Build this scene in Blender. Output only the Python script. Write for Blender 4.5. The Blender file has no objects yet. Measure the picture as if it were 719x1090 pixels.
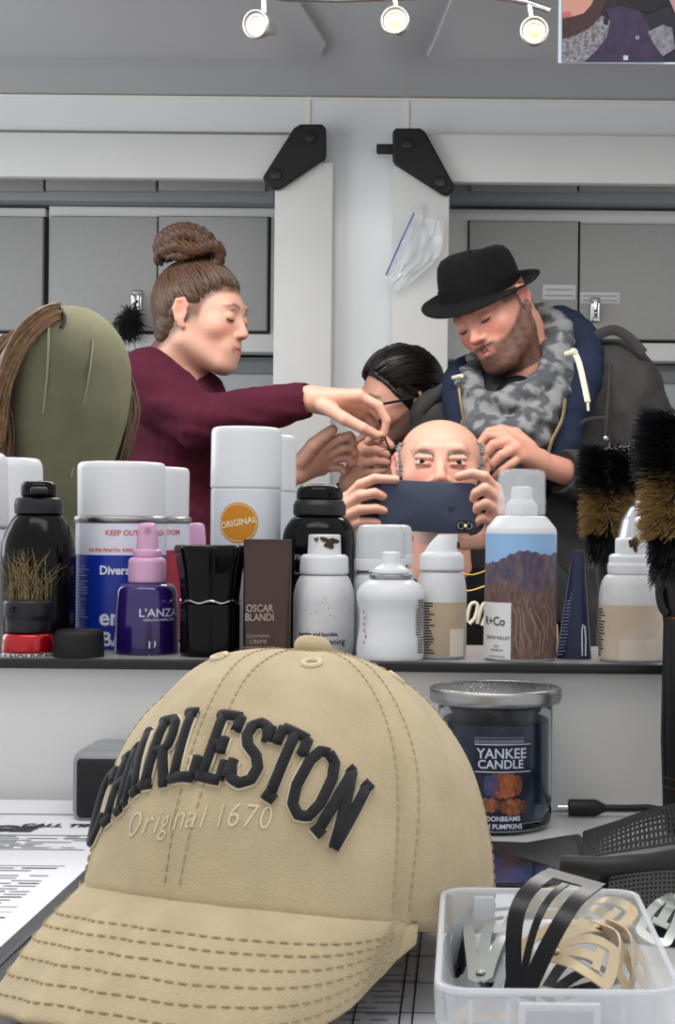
import bpy, bmesh, math, random
import numpy as np
from mathutils import Vector, Matrix
C = bpy.context.scene.collection
PI = math.pi
F = 1640.0; PX0, PY0 = 495.0, 558.0; ROLL = math.radians(0.55)
cr, sr = math.cos(ROLL), math.sin(ROLL)
rng = np.random.default_rng(7); random.seed(7)

def pt(px, py, Y):
    """world point that stands at depth Y on the sight line of a photograph pixel"""
    dx, dy = (px-PX0)*Y/F, (py-PY0)*Y/F
    return Vector((dx*cr+dy*sr, Y, dx*sr-dy*cr))
def xat(px, Y, z):
    return ((px-PX0)*Y/F - z*sr)/cr
def desk_pt(px, py, z):
    dx, dy = px-PX0, py-PY0
    Y = z*F/(dx*sr-dy*cr)
    return pt(px, py, Y)

# ---------------------------------------------------------------- materials
def lin(c):
    if isinstance(c, str):
        c = [int(c[i:i+2], 16)/255 for i in (0, 2, 4)]
    return tuple((x/12.92 if x <= .04045 else ((x+.055)/1.055)**2.4) for x in c)
MATS = {}
def mat(name, col, rough=.5, metal=0, noise=0, nscale=40, bump=0, bscale=200, trans=0, alpha=1, coat=0, sheen=0,
        emit=0, det=4, sharp=.15, attr=None, ior=1.45, stretch=None, spec=.5, sss=0, col2=None):
    if name in MATS: return MATS[name]
    m = bpy.data.materials.new(name); m.use_nodes = True
    nt = m.node_tree; b = nt.nodes['Principled BSDF']; L = nt.links
    c = lin(col)
    b.inputs['Base Color'].default_value = (*c, 1)
    b.inputs['Roughness'].default_value = rough; b.inputs['Metallic'].default_value = metal
    b.inputs['IOR'].default_value = ior; b.inputs['Specular IOR Level'].default_value = spec
    if trans: b.inputs['Transmission Weight'].default_value = trans
    if alpha < 1: b.inputs['Alpha'].default_value = alpha
    if coat: b.inputs['Coat Weight'].default_value = coat; b.inputs['Coat Roughness'].default_value = .1
    if sheen: b.inputs['Sheen Weight'].default_value = sheen; b.inputs['Sheen Roughness'].default_value = .5
    if sss:
        b.inputs['Subsurface Weight'].default_value = sss; b.inputs['Subsurface Radius'].default_value = (.006, .002, .001)
        b.inputs['Subsurface Scale'].default_value = 1
    if emit:
        b.inputs['Emission Color'].default_value = (*c, 1); b.inputs['Emission Strength'].default_value = emit
    tc = nt.nodes.new('ShaderNodeTexCoord')
    src = tc.outputs['Object']
    if stretch:
        mp = nt.nodes.new('ShaderNodeMapping'); mp.inputs['Scale'].default_value = stretch
        L.new(src, mp.inputs['Vector']); src = mp.outputs['Vector']
    base = None
    if attr:
        a = nt.nodes.new('ShaderNodeAttribute'); a.attribute_name = attr; base = a.outputs['Color']
        L.new(base, b.inputs['Base Color'])
    if noise:
        n = nt.nodes.new('ShaderNodeTexNoise'); n.inputs['Scale'].default_value = nscale; n.inputs['Detail'].default_value = det
        L.new(src, n.inputs['Vector'])
        mx = nt.nodes.new('ShaderNodeMix'); mx.data_type = 'RGBA'
        rmp = nt.nodes.new('ShaderNodeMapRange'); rmp.inputs[1].default_value = .5-sharp; rmp.inputs[2].default_value = .5+sharp
        L.new(n.outputs['Fac'], rmp.inputs[0]); L.new(rmp.outputs[0], mx.inputs['Factor'])
        if col2: c2 = lin(col2)
        else: c2 = tuple(max(0, x*(1-noise)) for x in c)
        if attr:
            mx.blend_type = 'MULTIPLY'; k = 1-noise
            L.new(base, mx.inputs['A']); mx.inputs['B'].default_value = (k, k, k, 1)
        else:
            mx.inputs['A'].default_value = (*c, 1); mx.inputs['B'].default_value = (*c2, 1)
        L.new(mx.outputs['Result'], b.inputs['Base Color'])
    if bump:
        n2 = nt.nodes.new('ShaderNodeTexNoise'); n2.inputs['Scale'].default_value = bscale; n2.inputs['Detail'].default_value = 3
        L.new(src, n2.inputs['Vector'])
        bp = nt.nodes.new('ShaderNodeBump'); bp.inputs['Strength'].default_value = bump; bp.inputs['Distance'].default_value = .002
        L.new(n2.outputs['Fac'], bp.inputs['Height']); L.new(bp.outputs['Normal'], b.inputs['Normal'])
    MATS[name] = m
    return m

# ---------------------------------------------------------------- meshes
class MB:
    def __init__(s): s.v = []; s.f = []; s.n = 0
    def add(s, v, f):
        v = np.asarray(v, float).reshape(-1, 3)
        s.v.append(v); k = s.n
        s.f += [tuple(int(i)+k for i in q) for q in f]; s.n += len(v); return s
    def box(s, a, b, bev=0):
        a = np.array(a, float); b = np.array(b, float)
        a, b = np.minimum(a, b), np.maximum(a, b)
        bm = bmesh.new(); bmesh.ops.create_cube(bm, size=1)
        for v in bm.verts: v.co = Vector((a+b)/2 + np.array(v.co)*(b-a))
        if bev: bmesh.ops.bevel(bm, geom=bm.edges[:], offset=bev, segments=3, affect='EDGES', profile=.5)
        bm.verts.index_update()
        s.add([v.co[:] for v in bm.verts], [[v.index for v in q.verts] for q in bm.faces]); bm.free(); return s
    def lathe(s, prof, seg=48, c=(0, 0, 0), sx=1, sy=1, a0=0, a1=None):
        n = len(prof); full = a1 is None
        A = np.linspace(0, 2*PI, seg, endpoint=False) if full else np.linspace(a0, a1, seg)
        P = np.array(prof, float)
        V = np.zeros((seg, n, 3))
        V[:, :, 0] = c[0]+np.sin(A)[:, None]*P[:, 0]*sx; V[:, :, 1] = c[1]-np.cos(A)[:, None]*P[:, 0]*sy; V[:, :, 2] = c[2]+P[:, 1]
        fs = []
        for i in range(seg if full else seg-1):
            j = (i+1) % seg
            for k in range(n-1): fs.append((i*n+k, j*n+k, j*n+k+1, i*n+k+1))
        return s.add(V, fs)
    def tube(s, pts, r, seg=8, caps=True, flat=1.0, up=None):
        p = np.array(pts, float); n = len(p)
        r = np.broadcast_to(np.asarray(r, float), (n,))
        t = np.gradient(p, axis=0); t /= (np.linalg.norm(t, axis=1)[:, None]+1e-12)
        u = np.array(up if up is not None else ((0, 0, 1) if abs(t[0][2]) < .9 else (1, 0, 0)), float)
        V = np.zeros((n, seg, 3)); A = np.linspace(0, 2*PI, seg, endpoint=False)
        for i in range(n):
            u = u-t[i]*np.dot(u, t[i]); u /= np.linalg.norm(u)+1e-12
            w = np.cross(t[i], u)
            V[i] = p[i]+r[i]*(np.cos(A)[:, None]*w+np.sin(A)[:, None]*u*flat)
        fs = [(i*seg+j, i*seg+(j+1) % seg, (i+1)*seg+(j+1) % seg, (i+1)*seg+j) for i in range(n-1) for j in range(seg)]
        if caps: fs += [tuple(range(seg))[::-1], tuple((n-1)*seg+j for j in range(seg))]
        return s.add(V, fs)
    def grid(s, V, closed=False):
        V = np.asarray(V, float); n, m = V.shape[:2]
        fs = [(i*m+j, i*m+(j+1) % m, (i+1)*m+(j+1) % m, (i+1)*m+j) for i in range(n-1) for j in range(m if closed else m-1)]
        return s.add(V, fs)
    def poly(s, pts): return s.add(pts, [tuple(range(len(pts)))])
    def prism(s, pts, axis, h):
        """closed outline extruded along the vector axis*h"""
        p = np.array(pts, float); n = len(p); q = p+np.array(axis, float)*h
        return s.add(np.vstack([p, q]), [tuple(range(n))[::-1], tuple(range(n, 2*n))]+[(i, (i+1) % n, n+(i+1) % n, n+i) for i in range(n)])
    def ball(s, c, r, seg=16, rot=None):
        r = np.broadcast_to(np.asarray(r, float), (3,))
        th = np.linspace(0, PI, seg//2+1); ph = np.linspace(0, 2*PI, seg, endpoint=False)
        V = np.zeros((len(th), seg, 3))
        V[..., 0] = np.sin(th)[:, None]*np.cos(ph); V[..., 1] = np.sin(th)[:, None]*np.sin(ph); V[..., 2] = np.cos(th)[:, None]
        V = V*r
        if rot is not None: V = V@np.array(rot).T
        return s.grid(V+np.array(c, float), closed=True)
    def mesh(s, name, angle=40):
        me = bpy.data.meshes.new(name)
        V = np.vstack(s.v) if s.v else np.zeros((0, 3))
        me.from_pydata(V.tolist(), [], s.f)
        bm = bmesh.new(); bm.from_mesh(me)
        bmesh.ops.remove_doubles(bm, verts=bm.verts, dist=1e-6)
        bmesh.ops.recalc_face_normals(bm, faces=bm.faces)
        bm.to_mesh(me); bm.free()
        me.shade_smooth()
        if angle: me.set_sharp_from_angle(angle=math.radians(angle))
        return me
    def build(s, name, m, parent=None, angle=40, loc=None):
        return link(name, s.mesh(name, angle), m, parent, loc)

def link(name, me, m, parent=None, loc=None):
    o = bpy.data.objects.new(name, me); C.objects.link(o)
    if m is not None and len(me.materials) == 0: me.materials.append(m)
    if parent is not None: o.parent = parent
    if loc is not None: o.location = loc
    return o
def tag(o, label, cat, group=None, kind=None):
    o['label'] = label; o['category'] = cat
    if group: o['group'] = group
    if kind: o['kind'] = kind
    return o
def thing(name, label, cat, loc=(0, 0, 0), rotz=0, group=None):
    o = bpy.data.objects.new(name, None); C.objects.link(o); o.empty_display_size = .02
    o.location = loc; o.rotation_euler = (0, 0, rotz)
    return tag(o, label, cat, group)
def struct(o): o['kind'] = 'structure'; return o
def kids(o): return [c for c in bpy.data.objects if c.parent == o]
def dup(root, loc, rotz, label, skip=(), group=None):
    r = root.copy(); C.objects.link(r); r.location = loc; r.rotation_euler = (0, 0, rotz); r['label'] = label
    if group: r['group'] = group
    for ch in kids(root):
        if ch.name.split('.')[0] in skip: continue
        c = ch.copy(); C.objects.link(c); c.parent = r
        for g in kids(ch):
            if g.name.split('.')[0] in skip: continue
            d = g.copy(); C.objects.link(d); d.parent = c
    return r

def rnd(prof, rs, n=5):
    """round the inner corners of a profile"""
    out = [prof[0]]
    P = [np.array(p, float) for p in prof]
    for i in range(1, len(P)-1):
        r = rs if np.isscalar(rs) else rs[i]
        a, b, c = P[i-1], P[i], P[i+1]
        la, lc = np.linalg.norm(a-b), np.linalg.norm(c-b)
        d = min(r, la*.48, lc*.48)
        if d <= 1e-7: out.append(tuple(b)); continue
        p0 = b+(a-b)/la*d; p2 = b+(c-b)/lc*d
        for t in np.linspace(0, 1, n): out.append(tuple((1-t)**2*p0+2*t*(1-t)*b+t*t*p2))
    out.append(prof[-1]); return out

def text_geo(body, size, bold=0, align='CENTER', shear=0, space=1.0, extrude=0):
    cu = bpy.data.curves.new('txt', 'FONT'); cu.body = body; cu.size = size; cu.offset = bold
    cu.align_x = align; cu.align_y = 'CENTER'; cu.shear = shear; cu.space_character = space; cu.resolution_u = 3; cu.extrude = extrude
    ob = bpy.data.objects.new('txt', cu); C.objects.link(ob)
    bpy.context.view_layer.update()
    me = bpy.data.meshes.new_from_object(ob.evaluated_get(bpy.context.evaluated_depsgraph_get()))
    V = np.array([v.co[:] for v in me.vertices]).reshape(-1, 3); fs = [tuple(p.vertices) for p in me.polygons]
    bpy.data.objects.remove(ob); bpy.data.curves.remove(cu); bpy.data.meshes.remove(me)
    return V, fs
def cyl_text(mb, body, size, r, z, a=0, bold=0, align='CENTER', shear=0, xs=1, rot=0, space=1.0):
    V, f = text_geo(body, size, bold, align, shear, space)
    if not len(V): return
    V[:, 0] *= xs
    if rot: V = V@np.array(Matrix.Rotation(rot, 3, 'Z')).T
    rr = r(z+V[:, 1]) if callable(r) else r
    A = a+V[:, 0]/(rr if np.isscalar(rr) else rr.mean())
    mb.add(np.stack([np.sin(A)*rr, -np.cos(A)*rr, z+V[:, 1]], 1), f)
def flat_text(mb, body, size, M, bold=0, align='CENTER', shear=0, xs=1, space=1.0):
    """text in the plane of the 4x4 matrix M (text x,y -> M x,y)"""
    V, f = text_geo(body, size, bold, align, shear, space); V[:, 0] *= xs
    M = np.array(M); mb.add(V@M[:3, :3].T+M[:3, 3], f)

# ---------------------------------------------------------------- signed distance volumes
class Sdf:
    def __init__(s, lo, hi, h):
        s.lo = np.array(lo, float); s.h = h
        s.n = np.ceil((np.array(hi, float)-s.lo)/h).astype(int)+1
        s.D = np.full(s.n, 1e3, np.float32)
        s.ax = [s.lo[i]+h*np.arange(s.n[i]) for i in range(3)]
    def block(s, lo, hi):
        a = np.clip(np.floor((np.array(lo)-s.lo)/s.h).astype(int), 0, s.n); b = np.clip(np.ceil((np.array(hi)-s.lo)/s.h).astype(int)+1, 0, s.n)
        sl = tuple(slice(a[i], b[i]) for i in range(3))
        X = np.meshgrid(*[s.ax[i][sl[i]] for i in range(3)], indexing='ij', sparse=True)
        return sl, X
    def comb(s, sl, d, k, mode):
        D = s.D[sl]
        if D.size == 0: return
        if mode == 'sub': d2 = -d; hh = np.maximum(k-np.abs(D-d2), 0)/k if k > 0 else 0; s.D[sl] = np.maximum(D, d2)+hh*hh*k*.25
        elif mode == 'and': s.D[sl] = np.maximum(D, d)
        else: hh = np.maximum(k-np.abs(D-d), 0)/k if k > 0 else 0; s.D[sl] = np.minimum(D, d)-hh*hh*k*.25
    def cone(s, a, b, ra, rb, k=0, mode='add', flat=None):
        a = np.array(a, float); b = np.array(b, float); m = max(ra, rb)+k+2*s.h
        sl, X = s.block(np.minimum(a, b)-m, np.maximum(a, b)+m)
        ba = b-a; L = np.dot(ba, ba)+1e-9
        px, py, pz = X[0]-a[0], X[1]-a[1], X[2]-a[2]
        t = np.clip((px*ba[0]+py*ba[1]+pz*ba[2])/L, 0, 1)
        d = np.sqrt((px-t*ba[0])**2+(py-t*ba[1])**2+(pz-t*ba[2])**2)-(ra+(rb-ra)*t)
        s.comb(sl, d.astype(np.float32), k, mode); return s
    def chain(s, pts, rs, k=0, mode='add', kj=None):
        for i in range(len(pts)-1): s.cone(pts[i], pts[i+1], rs[i], rs[i+1], k if i == 0 else (kj if kj is not None else .4*rs[i]), mode)
        return s
    def ell(s, c, r, R=None, k=0, mode='add'):
        c = np.array(c, float); r = np.broadcast_to(np.asarray(r, float), (3,)).copy()
        R = np.eye(3) if R is None else np.array(R, float)
        ext = np.sqrt(((R*r[None, :])**2).sum(1))+k+2*s.h
        sl, X = s.block(c-ext, c+ext)
        p = [X[i]-c[i] for i in range(3)]
        q = [(p[0]*R[0, j]+p[1]*R[1, j]+p[2]*R[2, j])/r[j] for j in range(3)]
        k0 = np.sqrt(q[0]**2+q[1]**2+q[2]**2); k1 = np.sqrt((q[0]/r[0])**2+(q[1]/r[1])**2+(q[2]/r[2])**2)+1e-9
        d = np.where(k0 < 1e-6, -r.min(), k0*(k0-1)/k1)
        s.comb(sl, d.astype(np.float32), k, mode); return s
    def half(s, c, n, k=0):
        """cut away the side the normal points to"""
        c = np.array(c, float); n = np.array(n, float); n /= np.linalg.norm(n)
        sl, X = s.block(s.lo, s.lo+s.h*s.n)
        d = (X[0]-c[0])*n[0]+(X[1]-c[1])*n[1]+(X[2]-c[2])*n[2]
        s.comb(sl, d.astype(np.float32), 0, 'and'); return s
    def warp(s, fn):
        sl, X = s.block(s.lo, s.lo+s.h*s.n)
        s.D += fn(*X).astype(np.float32); return s
    def extract(s):
        D = s.D; S = D < 0
        n = np.array(D.shape)-1
        cnt = np.zeros(n, np.int8)
        for i in (0, 1):
            for j in (0, 1):
                for k in (0, 1): cnt += S[i:n[0]+i, j:n[1]+j, k:n[2]+k]
        act = (cnt > 0) & (cnt < 8)
        idx = np.argwhere(act); ids = np.full(n, -1, np.int32); ids[act] = np.arange(len(idx))
        cs = np.array([(i, j, k) for i in (0, 1) for j in (0, 1) for k in (0, 1)])
        val = np.stack([D[idx[:, 0]+c[0], idx[:, 1]+c[1], idx[:, 2]+c[2]] for c in cs], 1)
        acc = np.zeros((len(idx), 3)); num = np.zeros(len(idx))
        for a in range(8):
            for b in range(a+1, 8):
                if np.abs(cs[a]-cs[b]).sum() != 1: continue
                m = (val[:, a] < 0) != (val[:, b] < 0)
                t = np.where(m, val[:, a]/(val[:, a]-val[:, b]+1e-20), 0)
                acc += np.where(m[:, None], cs[a]+t[:, None]*(cs[b]-cs[a]), 0); num += m
        V = s.lo+s.h*(idx+acc/num[:, None])
        fs = []
        for ax in range(3):
            o1, o2 = [(1, 2), (2, 0), (0, 1)][ax]
            sl = [slice(1, -1)]*3; sl[ax] = slice(0, n[ax])
            A = S[tuple(sl)]; sl2 = list(sl); sl2[ax] = slice(1, n[ax]+1); B = S[tuple(sl2)]
            e = np.argwhere(A != B)
            if not len(e): continue
            flip = A[tuple(e.T)]
            e = e.copy()
            for q in range(3):
                if q != ax: e[:, q] += 1
            d1 = np.zeros(3, int); d1[o1] = 1; d2 = np.zeros(3, int); d2[o2] = 1
            g = lambda d: ids[tuple((e-d).T)]
            Q = np.stack([g(d1+d2), g(d2), g(0*d1), g(d1)], 1)
            Q[~flip] = Q[~flip][:, ::-1]
            fs.append(Q[(Q >= 0).all(1)])
        return V, np.vstack(fs)
def sdf_obj(name, V, Fq, m, parent=None, loc=None, cols=None, relax=1):
    me = bpy.data.meshes.new(name)
    if relax:
        V = V.copy(); n = len(V)
        for _ in range(relax):
            acc = np.zeros_like(V); c = np.zeros(n)
            for a, b in ((0, 1), (1, 2), (2, 3), (3, 0)):
                np.add.at(acc, Fq[:, a], V[Fq[:, b]]); np.add.at(c, Fq[:, a], 1)
            V = V*.5+.5*acc/np.maximum(c, 1)[:, None]
    me.vertices.add(len(V)); me.vertices.foreach_set('co', V.astype(np.float32).ravel())
    me.loops.add(Fq.size); me.loops.foreach_set('vertex_index', Fq.astype(np.int32).ravel())
    me.polygons.add(len(Fq)); me.polygons.foreach_set('loop_start', np.arange(0, Fq.size, 4, dtype=np.int32))
    me.update(calc_edges=True); me.validate(); me.shade_smooth()
    if cols is not None:
        a = me.color_attributes.new('col', 'FLOAT_COLOR', 'POINT')
        a.data.foreach_set('color', np.hstack([cols, np.ones((len(cols), 1))]).astype(np.float32).ravel())
    return link(name, me, m, parent, loc)
def wob(x, y, z, sc, seed=0):
    """smooth pseudo noise from summed sines, about -1..1"""
    r = np.random.default_rng(seed); o = 0
    for i in range(6):
        k = r.normal(size=3); k /= np.linalg.norm(k); k *= (1+.5*i)/sc
        o = o+np.sin(k[0]*x+k[1]*y+k[2]*z+r.uniform(0, 6.3)+.9*o)/(1+.45*i)
    return o/2.6
# ================================================================ the setting
SHZ, DKZ, FLZ = -.0941, -.195, -.945      # shelf top, counter top, floor
MIR = 1.2                                  # the mirror stands at this depth; what lies beyond is the room it shows
M_white = mat('white_laminate', 'd9d9d8', .35, noise=.04, nscale=3)
M_wall = mat('white_wall_panel', 'dfe2e3', .22, noise=.03, nscale=2)
M_frame = mat('white_frame', 'd6d6d4', .4, noise=.03, nscale=8)
M_ceil = mat('grey_ceiling', 'b0b0b3', .28, noise=.05, nscale=2)
M_blackp = mat('black_plastic', '16161a', .38)
M_blackm = mat('black_matte', '101012', .6)
M_greydoor = mat('grey_door', '9d9d9c', .5, noise=.04, nscale=60)
M_gap = mat('dark_gap', '2c2c2c', .8)
M_chrome = mat('chrome', 'c9c9cb', .15, metal=1)
M_steel = mat('brushed_steel', 'a8a8a8', .32, metal=1, noise=.15, nscale=30)
M_dgrey = mat('grey_panel', '8e9296', .45, noise=.05, nscale=3)

struct(MB().box((-2.2, .1, FLZ-.05), (2.2, 4.3, FLZ)).build('floor', mat('vinyl_floor', '6d6a66', .5, noise=.2, nscale=9)))
ZC = pt(420, 104, 3.52).z
YB, YR = 3.52, 3.92
struct(MB().box((-2.2, YR, FLZ), (2.2, YR+.05, ZC+.1)).build('wall_back', M_white))
o = MB()
struct(MB().box((-2.2, 1.6, ZC), (2.2, YR, ZC+.05)).build('ceiling', M_ceil))
zt = pt(200, 140, YB).z
struct(MB().box((-2.2, YB, zt), (2.2, YR, ZC)).build('wall_bulkhead', M_wall))
struct(MB().box((xat(344, YB, .3), YB, FLZ), (xat(421, YB, .3), YR, zt)).build('wall_pillar', M_wall))
# thin joint strips of the wall panels
t = MB()
for px in (328, 433):
    x = xat(px, YB, zt+.05); t.box((x-.006, YB-.003, zt), (x+.006, YB+.001, ZC))
struct(t.build('trim_1', mat('joint_strip', 'e4e2da', .4)))
struct(MB().box((-2.2, YB-.006, ZC-.008), (2.2, YB+.002, ZC-.001), .002).build('trim_2', mat('joint_strip', 'e4e2da', .4)))
# panels added to mimic the lamps' shade edge as a line on the grey ceiling
def ceil_shade_panel(name, pts):
    zz = ZC-.010
    P = [(xat(px, Y, zz), Y, zz) for px, Y in pts]
    struct(MB().prism(P, (0, 0, 1), .010).build(name, mat('ceiling_shade_panel', 'b6b6b9', .3, noise=.05, nscale=2)))
ceil_shade_panel('trim_3', [(-500, 2.2), (300, 2.2), (312, 2.8), (347, 3.1), (340, 3.2), (-500, 3.2)])
ceil_shade_panel('trim_4', [(520, 2.2), (1000, 2.2), (1000, 3.18), (455, 3.18), (462, 3.1), (480, 2.85)])

# ---- white door frames with black corner brackets
def bracket_geo(parent, outline, bolts, Y):
    mb = MB(); P = [tuple(pt(a, b, Y)) for a, b in outline]
    mb.prism(P, (0, 1, 0), .02)
    br = mb.build('corner_bracket', M_blackm, parent, loc=-parent.location)
    mod = br.modifiers.new('bevel', 'BEVEL'); mod.width = .006; mod.segments = 3
    for a, b in bolts:
        c = pt(a, b, Y-.001)
        m2 = MB().lathe(rnd([(0, .004), (.012, .003), (.013, 0)], .002), 20)
        V = m2.v[0]; m2.v[0] = np.stack([V[:, 0], -V[:, 2], V[:, 1]], 1)+np.array(c)
        m2.build('bolt', M_blackp, br)
def rail(parent, name, x0, y0, x1, y1, Y, dep=.03):
    a = pt(x0, y0, Y); b = pt(x1, y1, Y)
    return MB().box((a.x, Y, a.z), (b.x, Y+dep, b.z), .003).build(name, M_frame, parent, loc=-parent.location)
YF = YB-.035
fr = thing('cabinet_frame', 'white framed doorway with one black corner bracket, left of the bare wall strip', 'frame', pt(320, 600, YF))
rail(fr, 'top_rail', -560, 135, 318, 191, YF)
rail(fr, 'post', 293, 172, 347, 1010, YF)
bracket_geo(fr, [(313, 136), (320, 132), (343, 132), (347, 136), (347, 165), (346, 168), (297, 201), (290, 201), (280, 191), (280, 188)], [(331, 146), (294, 186)], YF-.021)
fr2 = thing('cabinet_frame', 'white framed doorway with one black corner bracket, behind the man in the black hat', 'frame', pt(445, 600, YF))
rail(fr2, 'top_rail', 447, 142, 1250, 201, YF+.0003)
rail(fr2, 'post', 419, 176, 471, 1010, YF)
bracket_geo(fr2, [(418, 140), (421, 136), (448, 136), (453, 140), (484, 197), (484, 200), (477, 208), (472, 207), (420, 174), (418, 170)], [(434, 153), (469, 194)], YF-.021)
a = pt(401, 153, YF-.01); b = pt(420, 163, YF-.01)
MB().box((a.x, YF-.012, a.z), (b.x, YF+.006, b.z), .003).build('latch_arm', M_blackm, fr2, loc=-fr2.location)

# ---- grey overhead cabinets inside the frames
YK = 3.72
def cabinet(label, x0, x1, doors, y0=219, y1=375, latch=None, tapes=()):
    t = thing('overhead_cabinet', label, 'cabinet', pt((x0+x1)/2, y1, YK))
    L = -t.location
    a = pt(x0, y0, YK); b = pt(x1, y1, YK)
    MB().box((a.x, YK, a.z), (b.x, YR, b.z), .003).build('carcass', M_white, t, loc=L)
    for i, (dx0, dx1, dy0, dy1) in enumerate(doors):
        a = pt(dx0, dy0, YK-.02); b = pt(dx1, dy1, YK-.02)
        MB().box((a.x-.004, YK-.003, a.z+.004), (b.x+.006, YK+.001, b.z-.006)).build('door_gap', M_gap, t, loc=L)
        d = MB().box((a.x, YK-.022, a.z), (b.x, YK-.002, b.z), .003).build('door', M_greydoor, t, loc=L)
        for (q, lx, ly) in ([latch] if latch else []):
            if q != i: continue
            c = pt(lx, ly, YK-.026)
            m = MB().box((c.x-.012, c.y-.004, c.z-.03), (c.x+.012, c.y+.004, c.z+.03), .004)
            m.tube([(c.x-.007, c.y-.006, c.z+.018), (c.x-.007, c.y-.02, c.z+.012), (c.x-.006, c.y-.02, c.z-.02), (c.x+.006, c.y-.02, c.z-.02), (c.x+.007, c.y-.02, c.z+.012), (c.x+.007, c.y-.006, c.z+.018)], .003, 8)
            m.ball((c.x, c.y-.006, c.z-.008), .008, 12)
            m.build('latch', M_chrome, d)
        for (q, tx0, ty0, tx1, ty1) in tapes:
            if q != i: continue
            a2 = pt(tx0, ty0, YK-.0235); b2 = pt(tx1, ty1, YK-.0235)
            mb = MB().box((a2.x, YK-.0235, a2.z), (b2.x, YK-.022, b2.z)); mb.build('label_tape', mat('tape', 'b9bcbd', .2), d)
            mb = MB()
            for q2 in range(2):
                zz = a2.z+(b2.z-a2.z)*(.3+.4*q2); mb.box((a2.x+.006, YK-.0245, zz-.003), (b2.x-.006, YK-.0234, zz+.001))
            mb.build('tape_marking', mat('faint_ink', '9b9fa0', .5), d)
    return t
cabinet('grey door overhead cabinet cut off by the left edge, above the wig block', -190, 47, [(-185, -70, 230, 352), (-66, 45, 230, 352)])
cabinet('pair of grey overhead cabinet doors behind the woman with the hair bun', 52, 292, [(54, 166.5, 230, 352), (169, 284, 230, 352)], latch=(0, 146, 322))
cabinet('pair of grey overhead cabinet doors behind the man in the black hat', 474, 760, [(500, 615, 235, 359), (618, 744, 238, 362)], y0=222, y1=385, latch=(1, 634, 330),
        tapes=((0, 578, 303, 613, 319), (1, 618, 311, 660, 323)))
def upper(label, x0, x1, cuts, y1):
    t = thing('upper_locker', label, 'locker', pt((x0+x1)/2, y1, YK-.05))
    a = pt(x0, 150, YK-.05); b = pt(x1, y1, YK-.05)
    MB().box((a.x, YK-.05, a.z), (b.x, YR, b.z), .003).build('carcass', M_dgrey, t, loc=-t.location)
    for c0, c1 in zip(cuts, cuts[1:]):
        a = pt(c0+1.5, 160, YK-.06); b = pt(c1-1.5, y1-12, YK-.06)
        MB().box((a.x, YK-.065, a.z), (b.x, YK-.05, b.z), .002).build('door', M_greydoor, t, loc=-t.location)
upper('row of grey locker doors under the left top rail, only their lower edges showing', -190, 292, [-185, -70, 48, 168, 284], 216)
upper('row of grey locker doors under the right top rail, only their lower edges showing', 474, 760, [500, 616, 744], 217)
# dark panel and pale ledge below the cabinets
for i, (x0, x1, y0) in enumerate(((-190, 342, 376), (423, 760, 386))):
    a = pt(x0, y0, YK+.06); b = pt(x1, y0+22, YK+.06); c = pt(x1, 1010, YK+.06)
    struct(MB().box((a.x, YK+.06, a.z), (b.x, YR, b.z)).build('trim_%d' % (5+2*i), mat('dark_panel', '6c7073', .4)))
    struct(MB().box((a.x, YK+.07, b.z), (c.x, YR, c.z)).build('trim_%d' % (6+2*i), mat('pale_panel', 'a7abad', .35, noise=.08, nscale=5)))

# ---- track light with three spot heads
YT = 2.45
tl = thing('track_light', 'bent chrome track light with three small round spot heads under the grey ceiling', 'ceiling light', pt(450, 0, YT))
L = -tl.location
rp = [pt(x, y, YT) for x, y in ((150, -60), (225, -26), (262, -8), (300, -2), (360, 0), (420, -2), (470, -5), (520, -5), (560, 2), (586, 11))]
MB().tube([tuple(p) for p in rp], .0055, 10).build('rail', M_chrome, tl, loc=L)
mc = MB(); c = pt(420, -60, YT); mc.lathe(rnd([(0, 0), (.045, 0), (.05, .02), (.05, .03), (0, .03)], .006), 32, (c.x, YT, ZC-.03-.022*0)); mc.tube([(c.x, YT, ZC-.02), tuple(pt(420, -1, YT))], .005, 8)
mc.build('ceiling_mount', M_chrome, tl, loc=L)
M_lamp = mat('lamp_glow', 'e9d6d2', .4, emit=.45); M_lampw = mat('lamp_chip', 'f4c878', .4, emit=.5)
def spot(hx, hy, jx, jy, dirv, warm):
    c = pt(hx, hy, YT-.03); d = Vector(dirv).normalized()
    j = pt(jx, jy, YT)
    R = d.to_track_quat('Z', 'Y').to_matrix(); s = 15.5*YT/F
    def put(m):
        for i in range(len(m.v)): m.v[i] = m.v[i]@np.array(R).T+np.array(c)
        return m
    h = put(MB().lathe(rnd([(0, -.05), (s*.55, -.05), (s*.75, -.03), (s, -.006), (s, .004), (s*.86, .006), (s*.8, -.002), (0, -.003)], .0025), 32)).build('spot_head', mat('spot_metal', 'b4aea8', .3, metal=.9), tl, loc=L)
    put(MB().lathe([(0, -.001), (s*.5, -.001), (s*.55, .001), (s*.8, .001)], 32)).build('reflector_ring', mat('lamp_ring', '9a9694', .3), h)
    put(MB().lathe([(0, .002), (s*.3, .002), (s*.48, -.001)], 24)).build('led_chip', M_lampw if warm else M_lamp, h)
    MB().tube([tuple(j), tuple(j+Vector((0, 0, -.004))), tuple(c-d*.028+Vector((0, 0, .012))), tuple(c-d*.03)], .0042, 8).build('stem', M_chrome, tl, loc=L)
spot(273, 26, 281, -6, (-.35, -1, -.15), 0)
spot(421, 22, 421, -1, (-.12, -1, -.05), 1)
spot(569, 33, 564, 4, (0.02, -1, -.08), 1)

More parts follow.
